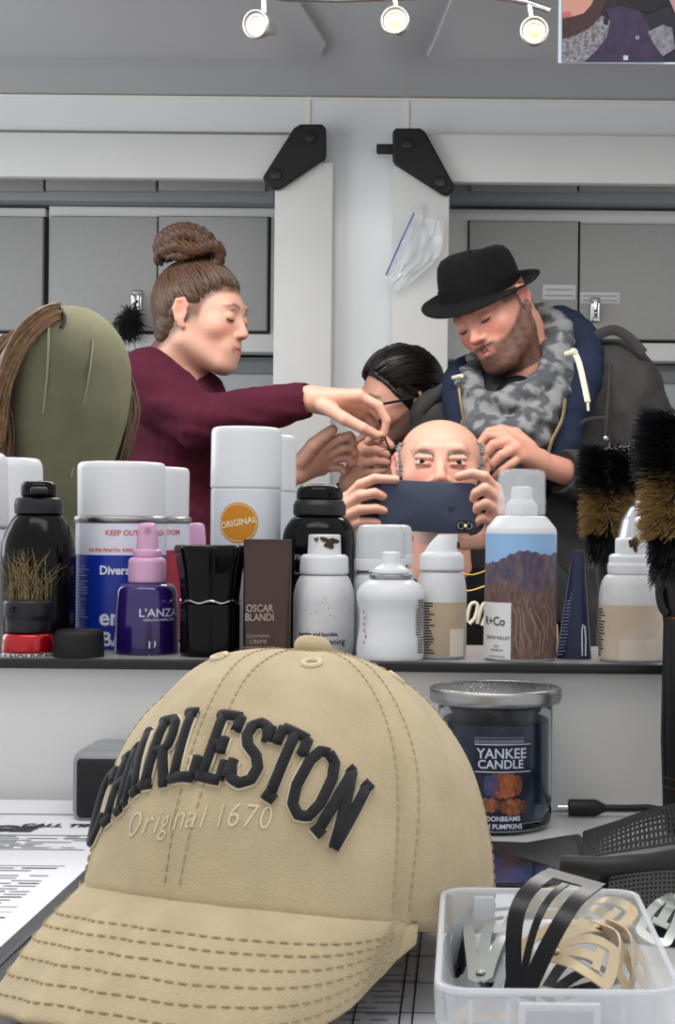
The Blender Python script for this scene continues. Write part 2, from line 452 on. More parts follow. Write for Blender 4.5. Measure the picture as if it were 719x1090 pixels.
# ---- shelf below the mirror and the counter
sh = thing('shelf', 'long white shelf with a black front edge carrying the hair products', 'shelf', (0, 1.05, DKZ))
L = -sh.location
MB().box((-1, 1.046, SHZ-.006), (.75, MIR, SHZ), .001).build('shelf_board', mat('grey_shelf', '8d8e90', .3), sh, loc=L)
MB().box((-1, 1.040, SHZ-.0062), (.75, 1.047, SHZ+.0004), .001).build('edge_strip', mat('black_edge', '18181b', .4), sh, loc=L)
MB().box((-1, 1.05, DKZ+.0002), (.75, 1.066, SHZ-.006)).build('riser_panel', M_white, sh, loc=L)
ct = thing('counter', 'white laminate counter under the cap, papers and candle', 'counter', (0, .65, FLZ))
L = -ct.location
MB().box((-1, .18, DKZ-.035), (.75, 1.05, DKZ), .003).build('worktop', mat('counter_top', 'cfd0d1', .3, noise=.04, nscale=5), ct, loc=L)
for x in (-.98, .7): MB().box((x, .22, FLZ), (x+.03, 1.05, DKZ-.035)).build('side_panel', M_white, ct, loc=L)
MB().box((-.95, 1.02, FLZ), (.7, 1.05, DKZ-.035)).build('back_panel', M_white, ct, loc=L)

# ---- photo print hanging at the mirror's top
YP = 1.19
pp = thing('photo_print', 'colour photo print of a bearded man in scarf and jacket, hanging at the top right', 'photo', pt(660, 68, YP))
L = -pp.location
a = pt(596, -95, YP); b = pt(800, 69, YP)
MB().box((a.x, YP, a.z), (b.x, YP+.0006, b.z)).build('paper', mat('photo_paper', 'cfe0ea', .25), pp, loc=L)
def pic(name, pts, col, k, n=6, **kw):
    P = [Vector(p) for p in pts]
    mb = MB(); mb.poly([tuple(pt(x, y, YP-.0003*k)) for x, y in pts]); mb.build(name, mat('print_'+name+col, col, .35, **kw), pp, loc=L)
pic('picture', [(598.5, -93), (798, -93), (798, 66), (598.5, 66)], '23202c', 1)
pic('face', [(600, -60), (628, -62), (642, -30), (643, 0), (636, 14), (622, 26), (604, 34), (599, 36), (599, -60)], 'c9907f', 2)
pic('hair', [(599, -88), (640, -84), (652, -50), (648, -20), (642, -30), (628, -58), (599, -58)], '3a2c28', 3)
pic('beard', [(599, 20), (612, 17), (622, 14), (630, 5), (637, -12), (644, -24), (645, 2), (640, 16), (628, 30), (612, 38), (599, 44)], '4a3230', 3, noise=.5, nscale=900)
pic('lips', [(599, 14), (606, 12), (609, 15), (604, 18), (599, 19)], 'c0606a', 4)
pic('scarf', [(599, 42), (612, 38), (628, 30), (641, 16), (650, 22), (646, 40), (634, 55), (622, 66), (599, 66)], '9a96a0', 4, noise=.75, nscale=350)
pic('jacket', [(645, 10), (660, 6), (682, 12), (692, 30), (704, 50), (708, 66), (622, 66), (634, 55), (646, 40), (650, 22)], '3d2f4e', 4, noise=.35, nscale=120)
pic('jacket_button', [(677, 38), (681, 38), (681, 42), (677, 42)], '8b86a0', 5)
pic('jacket_button', [(664, 59), (669, 59), (669, 64), (664, 64)], 'c4c0d0', 5)
pic('jacket_button', [(643, 19), (648, 19), (648, 26), (643, 26)], '1c1626', 5)
pic('grey_fur', [(690, 34), (706, 26), (716, 30), (719, 52), (706, 60), (697, 48)], '8d8b94', 5, noise=.5, nscale=300)
pic('second_face', [(708, -12), (719, -16), (735, -6), (732, 12), (719, 14)], 'b08a92', 5)
pic('second_figure', [(650, -20), (700, -30), (712, 5), (690, 14), (660, 6)], '17151d', 3)
# ================================================================ hair products on the shelf
M_wplast = mat('white_cap_plastic', 'dcdee1', .35)
M_wcan = mat('white_can_paint', 'd3d7de', .3)
M_gloss = mat('gloss_black', '070708', .14, spec=.22)
M_ltxt = mat('light_lettering', 'd8d8de', .5)
M_dtxt = mat('dark_lettering', '2b2b30', .5)
class It:
    """a product: root empty on the shelf, pixel measures turned into metres at its own depth"""
    def __init__(s, name, label, cat, px, Y, z=SHZ, group=None, rotz=0):
        s.Y = Y; s.s = Y/F; s.z = z; s.x = xat(px, Y, z); s.px = px
        s.t = thing(name, label, cat, (s.x, Y, z), rotz or math.atan((PX0-px)/F), group)
    def h(s, py): return pt(s.px, py, s.Y).z-s.z
    def prof(s, L): return [(w*s.s, max(0, s.h(y)) if y is not None else 0) for w, y in L]
    def lathe(s, name, L, m, rr=.002, parent=None, seg=48, **k):
        return MB().lathe(rnd(s.prof(L), rr), seg, **k).build(name, m, parent or s.t, angle=45)
def sector(r, z0, z1, a0, a1, n=24):
    A = np.linspace(a0, a1, n)
    return MB().grid(np.stack([np.stack([np.sin(A)*r, -np.cos(A)*r, np.full(n, z)], 1) for z in (z0, z1)], 0))
def mirrored(it, label, skip=(), name=None):
    o = dup(it.t, (it.x, 2*MIR-it.Y, it.z), PI, label, skip)
    return o

# white can at the left edge and its mirror image
it = It('spray_can', 'white can cut off by the left edge of the picture, behind the black pump can', 'spray can', -30, 1.152)
it.lathe('body', [(0, None), (37, None), (38, 690), (38, 575), (34, 562), (0, 562)], M_wcan)
it.lathe('cap', [(0, 561), (36, 561), (37, 559), (35, 490), (31, 482), (0, 481)], M_wplast, .004)
mirrored(it, 'mirror image of the white can at the left edge, pale beside the black pump can')

# black pump-top can
it = It('mousse_can', 'glossy black round-shouldered can with black pump collar at the far left', 'spray can', 40, 1.097)
it.lathe('body', [(0, None), (37, None), (39, 694), (39, 592), (37, 572), (28, 553), (22, 546), (0, 546)], M_gloss, .006)
it.lathe('collar', [(0, 547), (25, 547), (25.5, 537), (24, 531), (19, 529), (0, 529)], M_blackp, .0008)
it.lathe('pump_cap', [(0, 529), (18.5, 529), (19, 517), (16, 512.5), (0, 511.5)], M_gloss, .0018)
mb = MB(); y0 = -18*it.s
mb.box((-.006, y0-.007, it.h(527)), (.006, y0+.012, it.h(519)), .002); mb.build('nozzle', M_blackp, it.t)
mirrored(it, 'mirror image of the black pump can, just left of the white and blue can')

# red banded tin with a wiry brush lying in it
it = It('styling_tin', 'low black tin with a shiny red band and white lettered base at the far left', 'tin', 30, 1.072)
it.lathe('tin_body', [(0, None), (27, None), (27.5, 702), (27.5, 694), (0, 694)], mat('white_base', 'c9c5c4', .4))
it.lathe('red_band', [(0, 694), (27.5, 694), (27, 680), (25, 673.5), (0, 673)], mat('red_metallic', 'b5101c', .22, metal=.5, coat=.5), .002)
it.lathe('lid', [(0, 673), (24, 673), (24, 659), (26, 655), (26, 640), (22, 637), (19, 638), (18, 646), (0, 646)], M_blackp, .002)
mb = MB(); cyl_text(mb, 'A NOUVEAU', .0062, 27.5*it.s+.0002, it.h(698), 0, .0001, xs=1.15); mb.build('lettering', M_dtxt, it.t)
mb = MB(); c = np.array([-14*it.s, -21.5*it.s, it.h(648)])
A = np.linspace(0, 2*PI, 20); mb.tube([c+np.array([np.cos(a)*.003, -.001, np.sin(a)*.003]) for a in A], .0009, 6); mb.build('eyelet', M_blackm, it.t)
br = thing('wiry_brush', 'bundle of thin straw coloured bristles standing in the black lid of the red tin', 'brush', (it.x, it.Y, it.z+it.h(646)))
mb = MB()
for i in range(150):
    a = rng.uniform(0, 2*PI); r0 = .0155*np.sqrt(rng.uniform()); p = np.array([np.cos(a)*r0, np.sin(a)*r0, 0])
    hgt = rng.uniform(.022, .047); w = np.array([np.cos(a)*rng.uniform(-.5, .35)*.010+rng.normal()*.007, np.sin(a)*.004, 0])
    mb.tube([p, p-w*.25+[0, 0, hgt*.35], p+w*.35+[0, 0, hgt*.7], p+w+[0, 0, hgt*.9]], [.00025, .00022, .0002, .0001], 3, caps=False)
mb.build('bristles', mat('straw_bristle', '9c8a58', .5, noise=.6, nscale=300), br)['kind'] = 'stuff'
mb = MB()
for i in range(60):
    a = rng.uniform(0, 2*PI); r0 = .016*np.sqrt(rng.uniform()); p = np.array([np.cos(a)*r0, np.sin(a)*r0, 0]); hgt = rng.uniform(.02, .04)
    w = rng.normal(size=3)*[.006, .003, 0]; mb.tube([p, p+w*.3+[0, 0, hgt*.5], p+w+[0, 0, hgt]], [.0004, .0003, .0001], 3, caps=False)
mb.build('dark_bristles', mat('dark_bristle', '3a2a1e', .5), br)['kind'] = 'stuff'

# loose black cap
it = It('bottle_cap', 'small loose matt black cap lying in front of the blue can', 'cap', 84, 1.066)
it.lathe('cap_shell', [(0, None), (26, None), (26.5, 699), (26, 674), (23, 670), (0, 669.5)], M_blackm, .002)

# disinfectant spray
it = It('disinfectant_can', 'large white and blue aerosol can with a white cap and red warning print', 'spray can', 128, 1.15)
R = 47*it.s; s = it.s
it.lathe('can_body', [(0, None), (46, None), (47, 690), (47, 556), (0, 556)], mat('tin_base', 'd9dde6', .3), .001)
it.lathe('rim', [(44, 557), (47.5, 557), (49, 554), (49, 551), (47, 549), (43, 549), (43, 555)], M_steel, .0008)
it.lathe('cap', [(0, 551), (45, 551), (45.5, 548), (46, 498), (45, 494), (42, 492.3), (0, 492)], M_wplast, .0012)
sector(R+.0003, 0.0006, it.h(590), -PI*.6, PI*.6, 40).build('blue_label', mat('label_blue', '12309c', .3), it.t)
sector(R+.0003, it.h(590), it.h(557.5), -PI*.6, PI*.6, 40).build('white_label', mat('label_white', 'dfe2ee', .3), it.t)
sector(R+.0003, 0.0006, it.h(587), PI*.6, PI*1.4, 30).build('red_label', mat('label_red', 'b03048', .3), it.t)
sector(R+.0003, it.h(587), it.h(557.5), PI*.6, PI*1.4, 30).build('back_label', mat('label_white', 'dfe2ee', .3), it.t)
mb = MB(); rr = R+.0006
cyl_text(mb, 'KEEP OUT OF REACH', 7.6*s, rr, it.h(567), math.radians(-20), .0001, 'LEFT', xs=1.0)
cyl_text(mb, 'See Side Panel For Additional Precautions', 5.0*s, rr, it.h(584.5), math.radians(-43), .00008, 'LEFT', xs=.95)
cyl_text(mb, 'BEDROOM', 8*s, rr, it.h(567), math.radians(215), .0001, 'CENTER'); mb.build('red_lettering', mat('red_ink', 'd8545c', .5), it.t)
mb = MB(); cyl_text(mb, 'Diversey', 12.5*s, rr, it.h(606), math.radians(-27), .0003, 'LEFT', xs=.95)
mb.build('company_lettering', mat('white_ink', 'e4e8f4', .5), it.t)
mb = MB(); cyl_text(mb, 'end', 24*s, rr, it.h(655), math.radians(-27), .0004, 'LEFT', xs=1); mb.build('upper_lettering', mat('white_ink', 'e4e8f4', .5), it.t)
mb = MB(); cyl_text(mb, 'BAC', 20*s, rr, it.h(677.5), math.radians(-24), .0004, 'LEFT', xs=1); mb.build('lower_lettering', mat('white_ink', 'e4e8f4', .5), it.t)
mb = MB()
for i in range(26):
    zz = it.h(599+3.1*i); w = rng.uniform(.5, 1)
    A = np.linspace(math.radians(-82), math.radians(-82+40*w), 8)
    mb.grid(np.stack([np.stack([np.sin(A)*rr, -np.cos(A)*rr, np.full(8, zz+d)], 1) for d in (-.45*s, .45*s)]))
mb.build('fine_print', mat('pale_blue_ink', '8ea0dc', .5), it.t)
mirrored(it, 'mirror image of the white and blue aerosol can, its red back beside the pink pump', skip=('blue_label', 'white_label', 'fine_print', 'company_lettering', 'upper_lettering', 'lower_lettering'))

# purple pump bottle
it = It('pump_bottle', 'translucent purple spray bottle with a pink pump top', 'bottle', 156, 1.10)
s = it.s
it.lathe('bottle', [(0, None), (33, None), (34, 694), (33, 650), (31, 626), (26, 621), (12, 620), (0, 620)], mat('purple_plastic', '2c1a66', .12, coat=.5, noise=.5, nscale=25), .003)
it.lathe('collar', [(0, 620), (19.5, 620), (20, 618), (20, 597), (17, 593), (0, 593)], mat('pink_plastic', 'd3a3c4', .3), .002)
it.lathe('neck_ring', [(0, 593), (15, 593), (15.5, 586), (12, 584), (0, 584)], mat('pink_plastic', 'd3a3c4', .3), .001)
mb = MB(); zb, zt2 = it.h(585), it.h(556)
secs = []
for k, (w, dpt, z, off) in enumerate(((11.5, 12, zb, 0), (11.5, 12, zb+.3*(zt2-zb), 0), (10.5, 12, zb+.65*(zt2-zb), -.5), (9.5, 11.5, zb+.88*(zt2-zb), -1), (7.5, 9, zt2-.0006, -1), (0, 0, zt2, -1))):
    A = np.linspace(0, 2*PI, 28, endpoint=False); se = lambda c: np.sign(c)*np.abs(c)**.7
    secs.append(np.stack([se(np.cos(A))*w*s, se(np.sin(A))*dpt*s+off*s, np.full(28, z)], 1))
mb.grid(np.array(secs), closed=True); ph = mb.build('pump_head', mat('pink_plastic', 'd3a3c4', .3), it.t)
mb = MB(); mb.tube([(0, -11*s, zb+.72*(zt2-zb)), (0, -14*s, zb+.72*(zt2-zb))], .0018, 12); mb.build('nozzle', mat('pink_plastic_dark', 'b083a4', .35), ph)
mb = MB(); rr = lambda z: 33.3*s
cyl_text(mb, "L'ANZA", 12*s, 33.6*s, it.h(651), math.radians(24), .0001, xs=1.1)
cyl_text(mb, 'HEALING HAIRCARE', 4.2*s, 33.6*s, it.h(658), math.radians(25), 0, xs=.95)
cyl_text(mb, 'H', 20*s, 33.8*s, it.h(688), math.radians(10), .0002, xs=.6)
mb.build('lettering', mat('silver_ink', 'cfcfe4', .4), it.t)
mirrored(it, 'mirror image of the pink pump top, just left of the orange disc can', skip=('lettering',))

# white can with orange disc
it = It('dry_shampoo_can', 'tall white can with a white cap and a round orange ORIGINAL disc', 'spray can', 260.5, 1.15)
s = it.s; R = 37*s
it.lathe('can_body', [(0, None), (36, None), (37, 690), (37, 522), (36, 520), (0, 520)], M_wcan, .001)
it.lathe('cap', [(0, 520), (37, 520), (37.5, 518), (37, 461), (36, 457), (33, 455.3), (0, 455)], M_wplast, .0012)
def disc(r, R, z, a0, off, n=40, ring=0):
    A = np.linspace(0, 2*PI, n, endpoint=False); mb = MB()
    o = np.stack([np.sin(A)*r, np.cos(A)*r], 1)
    f = lambda q: np.stack([np.sin(a0+q[:, 0]/R)*(R+off), -np.cos(a0+q[:, 0]/R)*(R+off), z+q[:, 1]], 1)
    return mb.grid(np.stack([f(o*k) for k in ((ring/r if ring else 0.001), .35 if not ring else (1+ring/r)/2, .7 if not ring else 1, 1)]), closed=True)
a0 = math.asin(-8/37)
disc(21*s, R, it.h(556.5), a0, .0003).build('orange_disc', mat('orange_print', 'c8820f', .4), it.t)
disc(19.5*s, R, it.h(556.5), a0, .0005, ring=18.8*s).build('disc_ring', mat('cream_ink', 'ecd9b0', .4), it.t)
mb = MB(); cyl_text(mb, 'ORIGINAL', 9.3*s, R+.0006, it.h(556.5), a0, .0002, rot=math.radians(11), xs=.93); mb.build('lettering', mat('cream_ink', 'ecd9b0', .4), it.t)
mirrored(it, 'mirror image of the white can with the orange disc, a pale strip at its right', skip=('orange_disc', 'disc_ring', 'lettering'))

# black waisted jar
it = It('pomade_jar', 'glossy black waisted jar with a wavy lid seam, in front of the orange disc can', 'jar', 223.5, 1.085)
s = it.s
def facet(prof, seg, amp):
    mb = MB(); P = np.array(rnd(prof, .0015)); A = np.linspace(0, 2*PI, 96, endpoint=False)
    V = np.zeros((96, len(P), 3)); f = 1+amp*np.cos(A*seg)
    V[:, :, 0] = np.sin(A)[:, None]*P[:, 0]*f[:, None]; V[:, :, 1] = -np.cos(A)[:, None]*P[:, 0]*f[:, None]; V[:, :, 2] = P[:, 1]
    n, m = V.shape[:2]
    mb.add(V, [(i*m+k, ((i+1) % n)*m+k, ((i+1) % n)*m+k+1, i*m+k+1) for i in range(n) for k in range(m-1)]); return mb
facet(it.prof([(0, None), (29, None), (31, 695), (31, 642), (0, 642)]), 8, .018).build('jar_body', M_gloss, it.t)
facet(it.prof([(0, 642), (30, 642), (30, 638), (33, 610), (37.5, 588), (38, 583), (36, 580), (0, 580)]), 8, .02).build('lid', M_gloss, it.t)
mb = MB(); A = np.linspace(0, 2*PI, 97); rr = 31.4*s
mb.tube([(np.sin(a)*rr, -np.cos(a)*rr, it.h(639.5)+.0009*np.cos(a*8)) for a in A], .0007, 6, caps=False); mb.build('silver_seam', M_chrome, it.t)

# flat tubes with a crimped top standing on the cap
def flat_tube(it, hwB, hwT, dB, ytop, ybase, m, mcap, lean=0, crimp=8):
    s = it.s; secs = []; n = 40; zb = it.h(ybase); zt = it.h(ytop)
    for k in np.linspace(0, 1, 14):
        w = hwB+(hwT-hwB)*k; d = dB*(1-k**1.6)+.8
        A = np.linspace(0, 2*PI, n, endpoint=False); e = .75
        se = lambda c: np.sign(c)*np.abs(c)**e
        secs.append(np.stack([se(np.cos(A))*w*s+lean*k*s, se(np.sin(A))*d*s, np.full(n, zb+(zt-zb)*k)], 1))
    c0 = secs[0].copy(); c0[:, :2] *= 0.0; c1 = secs[-1].copy(); c1[:] = c1.mean(0)
    mb = MB(); mb.grid(np.array([c0]+secs+[c1]), closed=True); body = mb.build('tube_body', m, it.t, angle=50)
    zc = zt-crimp*s
    mb = MB()
    for i in range(5): mb.box((-hwT*s+lean*s, -1.6*s, zc+i*crimp*s/5), (hwT*s+lean*s, 1.6*s, zc+(i+.8)*crimp*s/5), .0003)
    mb.build('crimp', m, body)
    return body
it = It('cream_tube', 'flat dark brown cream tube with a crimped top and fine silver print', 'tube', 284, 1.075)
s = it.s
flat_tube(it, 25, 25.5, 13, 574, 699, mat('brown_tube', '3c2119', .28, coat=.3, noise=.15, nscale=30), None)
Mx = Matrix.Translation((0, 0, 0))
def front(it, dx, py, off): return Matrix(((1, 0, 0, dx*it.s), (0, 0, -1, -off*it.s), (0, 1, 0, it.h(py)), (0, 0, 0, 1)))
mb = MB()
M_bt = mat('tube_ink', 'a8988c', .4)
flat_text(mb, 'OSCAR', 11*s, front(it, -8, 647, 15.2), .00012, xs=.8); flat_text(mb, 'BLANDI', 11*s, front(it, -8, 656.5, 15.2), .00012, xs=.8)
flat_text(mb, 'CLEANSING', 4.6*s, front(it, -9, 676, 15.2)); flat_text(mb, 'CREME', 6*s, front(it, -9, 682, 15.2)); flat_text(mb, 'NOURISHING CREAM', 3.4*s, front(it, -9, 688, 15.2))
o = mb.build('lettering', M_bt, it.t)
it.t.rotation_euler = (0, 0, math.radians(8))

# black can behind
it = It('hair_spray_can', 'tall glossy black can with a domed black cap behind the speckled white can', 'spray can', 339, 1.15)
s = it.s
it.lathe('can_body', [(0, None), (38, None), (39.5, 690), (39.5, 575), (37, 562), (30, 552), (25, 549), (0, 549)], M_gloss, .006)
it.lathe('collar', [(0, 549), (27.5, 549), (28, 546), (28, 538), (25, 532), (0, 532)], M_blackp, .0008)
it.lathe('cap', [(0, 532), (25, 532), (24.5, 522), (21, 517), (14, 515.5), (0, 515)], M_gloss, .0018)
mb = MB(); cyl_text(mb, 'FREE', 8*s, 39.8*s, it.h(593), math.radians(-28), .0001, xs=1); cyl_text(mb, 'hairspray', 5*s, 39.8*s, it.h(609), math.radians(-26)); mb.build('lettering', mat('grey_ink', '8e8e94', .5), it.t)

# speckled white spray can with stained nozzle
M_spk = mat('grubby_white', 'd4d4d6', .4, noise=.22, nscale=28, bump=.02)
M_stain = mat('brown_stain', '4a2a1c', .6, noise=.5, nscale=200)
def bumble(px, Y, hw, ys, label, stain, slant):
    it = It('finishing_spray', label, 'spray can', px, Y); s = it.s
    yb, ysh, ycol, ytop, yn = ys
    it.lathe('can_body', [(0, None), (hw-1.5, None), (hw, yb-6), (hw, ysh+22), (hw-3, ysh+9), (hw-8, ysh), (0, ysh)], M_spk, .006)
    it.lathe('collar', [(0, ysh), (hw-7, ysh), (hw-6.5, ysh-3), (hw-7, ycol+3), (hw-10, ycol), (0, ycol)], M_wplast, .0015)
    w = (hw-10)*.8
    z0, z1 = it.h(ycol+2), it.h(yn); A = np.linspace(0, 2*PI, 32, endpoint=False); secs = []
    for k in np.linspace(0, 1, 7):
        ww = w*(1-.06*k); top = z0+(z1-z0)*k
        zz = np.full(32, top)
        if slant: zz = zz - (z1-z0)*.55*k*np.clip((-np.cos(A)*slant*-1*-1)*.5+.5, 0, 1)**1.5
        secs.append(np.stack([np.cos(A)*ww*s, np.sin(A)*ww*s, zz], 1))
    c1 = secs[-1].copy(); c1[:] = c1.mean(0)
    nz = MB().grid(np.array(secs+[secs[-1]*[.9, .9, 1]+[0, 0, .0004], c1]), closed=True).build('nozzle', M_wplast, it.t)
    return it, nz
it, nz = bumble(344.5, 1.1, 32.5, (692, 611, 590, 575, 569.5), 'speckled white finishing spray with a brown stained nozzle, in front of the tall black can', 1, 0)
s = it.s
mb = MB()
def stain_patch(mb, R, zc, a0, w, h, seed):
    r = np.random.default_rng(seed); A = np.linspace(0, 2*PI, 26, endpoint=False)
    k = 1+.35*np.sin(A*3+r.uniform(0, 6))+.25*np.sin(A*5+r.uniform(0, 6))
    f = lambda q: np.stack([np.sin(a0+np.cos(A)*k*w*q/R)*R, -np.cos(a0+np.cos(A)*k*w*q/R)*R, zc+np.sin(A)*k*h*q], 1)
    mb.grid(np.stack([f(.01), f(.5), f(1)]), closed=True)
wn = (32.5-10)*.8*.985*s
stain_patch(mb, wn+.0004, it.h(577), .35, 9*s, 5.5*s, 3); stain_patch(mb, wn+.0005, it.h(574), -.5, 2.5*s, 2*s, 4); mb.build('stain', M_stain, nz)
mb = MB()
for i in range(26): stain_patch(mb, 32.7*s, it.h(rng.uniform(630, 690)), rng.uniform(-1.3, 1.3), rng.uniform(.4, 1.1)*s, rng.uniform(.4, 1)*s, i)
mb.build('dried_drips', mat('faint_stain', 'b3aaa4', .5, noise=.2, nscale=60), it.t)
mb = MB(); cyl_text(mb, 'bumble and bumble.', 5.6*s, 32.9*s, it.h(673), math.radians(-12), .0001); cyl_text(mb, 'Thickening', 9*s, 32.9*s, it.h(681), math.radians(8), .0001); mb.build('lettering', M_dtxt, it.t)

# can with frosted cap and its mirror image
it = It('frosted_cap_can', 'white can with a frosted clear cap, behind the white bottle with a cone tip', 'spray can', 404, 1.118)
s = it.s
it.lathe('can_body', [(0, None), (27, None), (28, 694), (28, 620), (25, 610), (0, 608)], M_wcan, .003)
it.lathe('cap', [(0, 607), (26, 607), (26.5, 600), (25.5, 566), (23, 560), (18, 558.5), (0, 558)], mat('frosted_cap', 'e3e6e8', .3, trans=.35), .003)
it.lathe('cap_band', [(26, 607), (27.4, 607), (27.4, 595), (26, 595)], M_wplast, .0005)
mirrored(it, 'mirror image of the can with the frosted cap, a small pale edge at its right')

# white bottle with conical tip
it = It('nozzle_bottle', 'glossy white waisted bottle with a ribbed cone tip, in front of the frosted cap can', 'bottle', 415.5, 1.066)
s = it.s
it.lathe('bottle', [(0, None), (35, None), (36, 697), (36, 686), (33, 668), (33, 650), (36.5, 636), (36, 630), (32, 622), (24, 617), (20, 616), (0, 616)], M_wplast, .004)
it.lathe('collar', [(0, 616), (22.5, 616), (23, 614), (22.5, 611), (0, 611)], M_steel, .0006)
it.lathe('cone_tip', [(0, 611), (20, 611), (19, 606), (11, 601), (9.5, 590), (9, 588), (6, 587.3), (0, 587)], M_wplast, .0015)
mb = MB()
for i in range(22):
    y = 638+i*2.6; A = np.linspace(math.radians(52), math.radians(70), 4); rr = 36.9*s if y < 648 or y > 676 else 34.6*s
    mb.grid(np.stack([np.stack([np.sin(A)*rr, -np.cos(A)*rr, np.full(4, it.h(y+d))], 1) for d in (-.6, .6)]))
mb.build('fine_print', M_dtxt, it.t)
mb = MB()
for i in range(7): stain_patch(mb, 36.8*s if i < 2 else 35.5*s, it.h(650+6.5*i), math.radians(-50)+.05*np.sin(i*2.), 1.1*s, 1.9*s, 40+i)
mb.build('red_print', mat('red_specks', 'a06a6a', .5), it.t)

# slanted nozzle white can
it = It('texture_spray', 'white spray can with slanted nozzle and beige label, beside the cone tip bottle', 'spray can', 469.5, 1.085)
s = it.s
it.lathe('can_body', [(0, None), (26, None), (27, 694), (27, 628), (25, 615), (21, 607), (0, 606)], M_spk, .005)
it.lathe('collar', [(0, 607), (23.5, 607), (24, 604), (23.5, 591), (19, 587), (0, 586)], M_wplast, .002)
A = np.linspace(0, 2*PI, 32, endpoint=False); secs = []
for k in np.linspace(0, 1, 10):
    x0 = -19+15*k**1.4; x1 = 17
    secs.append(np.stack([((x0+x1)/2+(x1-x0)/2*np.cos(A))*s, np.sin(A)*(17-5*k)*s, np.full(32, it.h(589-20*k))], 1))
c1 = secs[-1].copy(); c1[:] = c1.mean(0)
nz = MB().grid(np.array(secs+[secs[-1]*[1, 1, 1]+[0, 0, .0003], c1]), closed=True).build('nozzle', M_wplast, it.t)
mb = MB(); c = np.array([17*s, -2*s, it.h(580)]); mb.tube([c, c+[.0016, 0, 0]], [.0028, .0022], 10); mb.build('nozzle_stain', M_stain, nz)
sector(27.2*s, it.h(696), it.h(640), math.radians(-42), math.radians(78), 30).build('beige_label', mat('beige_label', 'b9a78c', .45, noise=.2, nscale=40), it.t)
sector(27.4*s, it.h(697), it.h(668), math.radians(20), math.radians(60), 12).build('pale_label', mat('pale_label', 'd4cbbb', .45), it.t)
mb = MB()
for i in range(19):
    A = np.linspace(math.radians(-40), math.radians(-40+rng.uniform(12, 26)), 4); rr = 27.5*s; y = 641+i*2.9
    mb.grid(np.stack([np.stack([np.sin(A)*rr, -np.cos(A)*rr, np.full(4, it.h(y+d))], 1) for d in (-.7, .7)]))
mb.build('fine_print', M_dtxt, it.t)

# dry shampoo with the mountain picture
it = It('mountain_can', 'tall white spray can printed with a desert mountain picture, clear cap', 'spray can', 554, 1.078)
s = it.s; R = 38*s
it.lathe('can_body', [(0, None), (37, None), (38, 697), (38, 567), (37, 562), (26, 549), (0, 548)], M_wplast, .002)
it.lathe('actuator', [(0, 549), (17, 549), (17, 538), (14, 533), (11.5, 532), (11, 519), (8, 518), (0, 518)], M_wplast, .001)
it.lathe('clear_cap', [(25, 548), (26, 546), (25.5, 505), (24, 501), (20, 499.5), (0, 499), (0, 500.5), (20, 501), (23, 503), (24.2, 507), (24.5, 547)], mat('clear_cap', 'f2f4f6', .1, alpha=.2), .001)
def wrap(ptsu, k):
    """outline in (px from the can's axis on the front, py) laid on the can"""
    P = []
    for (x0, y0), (x1, y1) in zip(ptsu, ptsu[1:]+ptsu[:1]):
        for t in np.linspace(0, 1, 10, endpoint=False): P.append((x0+(x1-x0)*t, y0+(y1-y0)*t))
    return P
def can_strip(name, top, bot, m, k, parent, x0=-37.6, x1=37.6, a_more=1.9, Rp=38):
    """band between two curves top(a), bot(a) given over the angle"""
    A = np.linspace(math.asin(max(-1, x0/Rp)), math.asin(min(1, x1/Rp)), 90)
    r = Rp*s+.0002+.0002*k
    rows = []
    for q in np.linspace(0, 1, 8):
        z = np.array([it.h(top(Rp*np.sin(a))*(1-q)+bot(Rp*np.sin(a))*q) for a in A]); rows.append(np.stack([np.sin(A)*r, -np.cos(A)*r, z], 1))
    return MB().grid(np.array(rows)).build(name, m, parent)
ip = lambda xs, ys: (lambda x: float(np.interp(x, xs, ys)))
jag = lambda f, amp, fr: (lambda x: f(x)+amp*(math.sin(x*fr)+.6*math.sin(x*fr*2.3+1)+.4*math.sin(x*fr*5.1+2)))
full = can_strip('picture_sky', ip([-38, 38], [568, 568]), ip([-38, 38], [640, 640]), mat('print_sky', '8fb8e0', .35), 0, it.t)
ridge = jag(ip([-38, -24, -12, 0, 10, 22, 30, 38], [600, 597, 590, 585.5, 586, 589, 590, 587]), .8, .7)
low = jag(ip([-38, -15, 0, 12, 38], [622, 617, 625, 632, 618]), 1.6, .45)
can_strip('picture_ridge', ridge, ip([-38, 38], [640, 640]), mat('print_mountain', '433f58', .4, noise=.55, nscale=260, stretch=(1, 1, .5), col2='6d5a60'), 1, it.t)
can_strip('picture_foothill', low, ip([-38, 38], [699, 699]), mat('print_foothill', '7b5f58', .4, noise=.5, nscale=330, stretch=(1.4, 1, .5), col2='54413f'), 2, it.t)
for i in range(9):
    x = -10+i*5.2
    f = lambda y0, x=x: y0
    mbx = MB(); P = []
    for q in np.linspace(0, 1, 12):
        xx = x+16*q*(1-.5*q)+2*math.sin(q*6+i); P.append((xx, 640+i % 3*4+q*(50-i % 4*6)))
    rr = R+.0009; V = []
    for dd in (-.5, .5):
        V.append([(math.sin(a)*rr, -math.cos(a)*rr, it.h(y)) for (xx, y) in P for a in [math.asin(max(-.99, min(.99, (xx+dd*1.3)/38)))]])
    mbx.grid(np.array(V)).build('picture_gully', mat('print_gully', '93766a', .4), it.t)
can_strip('white_label', ip([-38, 38], [640, 640]), ip([-38, 38], [699, 699]), mat('label_plain', 'dedede', .35), 4, it.t, x0=-37.5, x1=-9.5)
mb = MB(); rr = R+.0013; aa = math.asin(-24/38)
cyl_text(mb, 'R+Co', 13*s, rr, it.h(660), math.asin(-27/38), .0001, xs=.95); mb.build('logo_lettering', M_dtxt, it.t); mb = MB(); cyl_text(mb, 'DEATH VALLEY', 5*s, rr, it.h(677), aa, .00003, xs=.95)
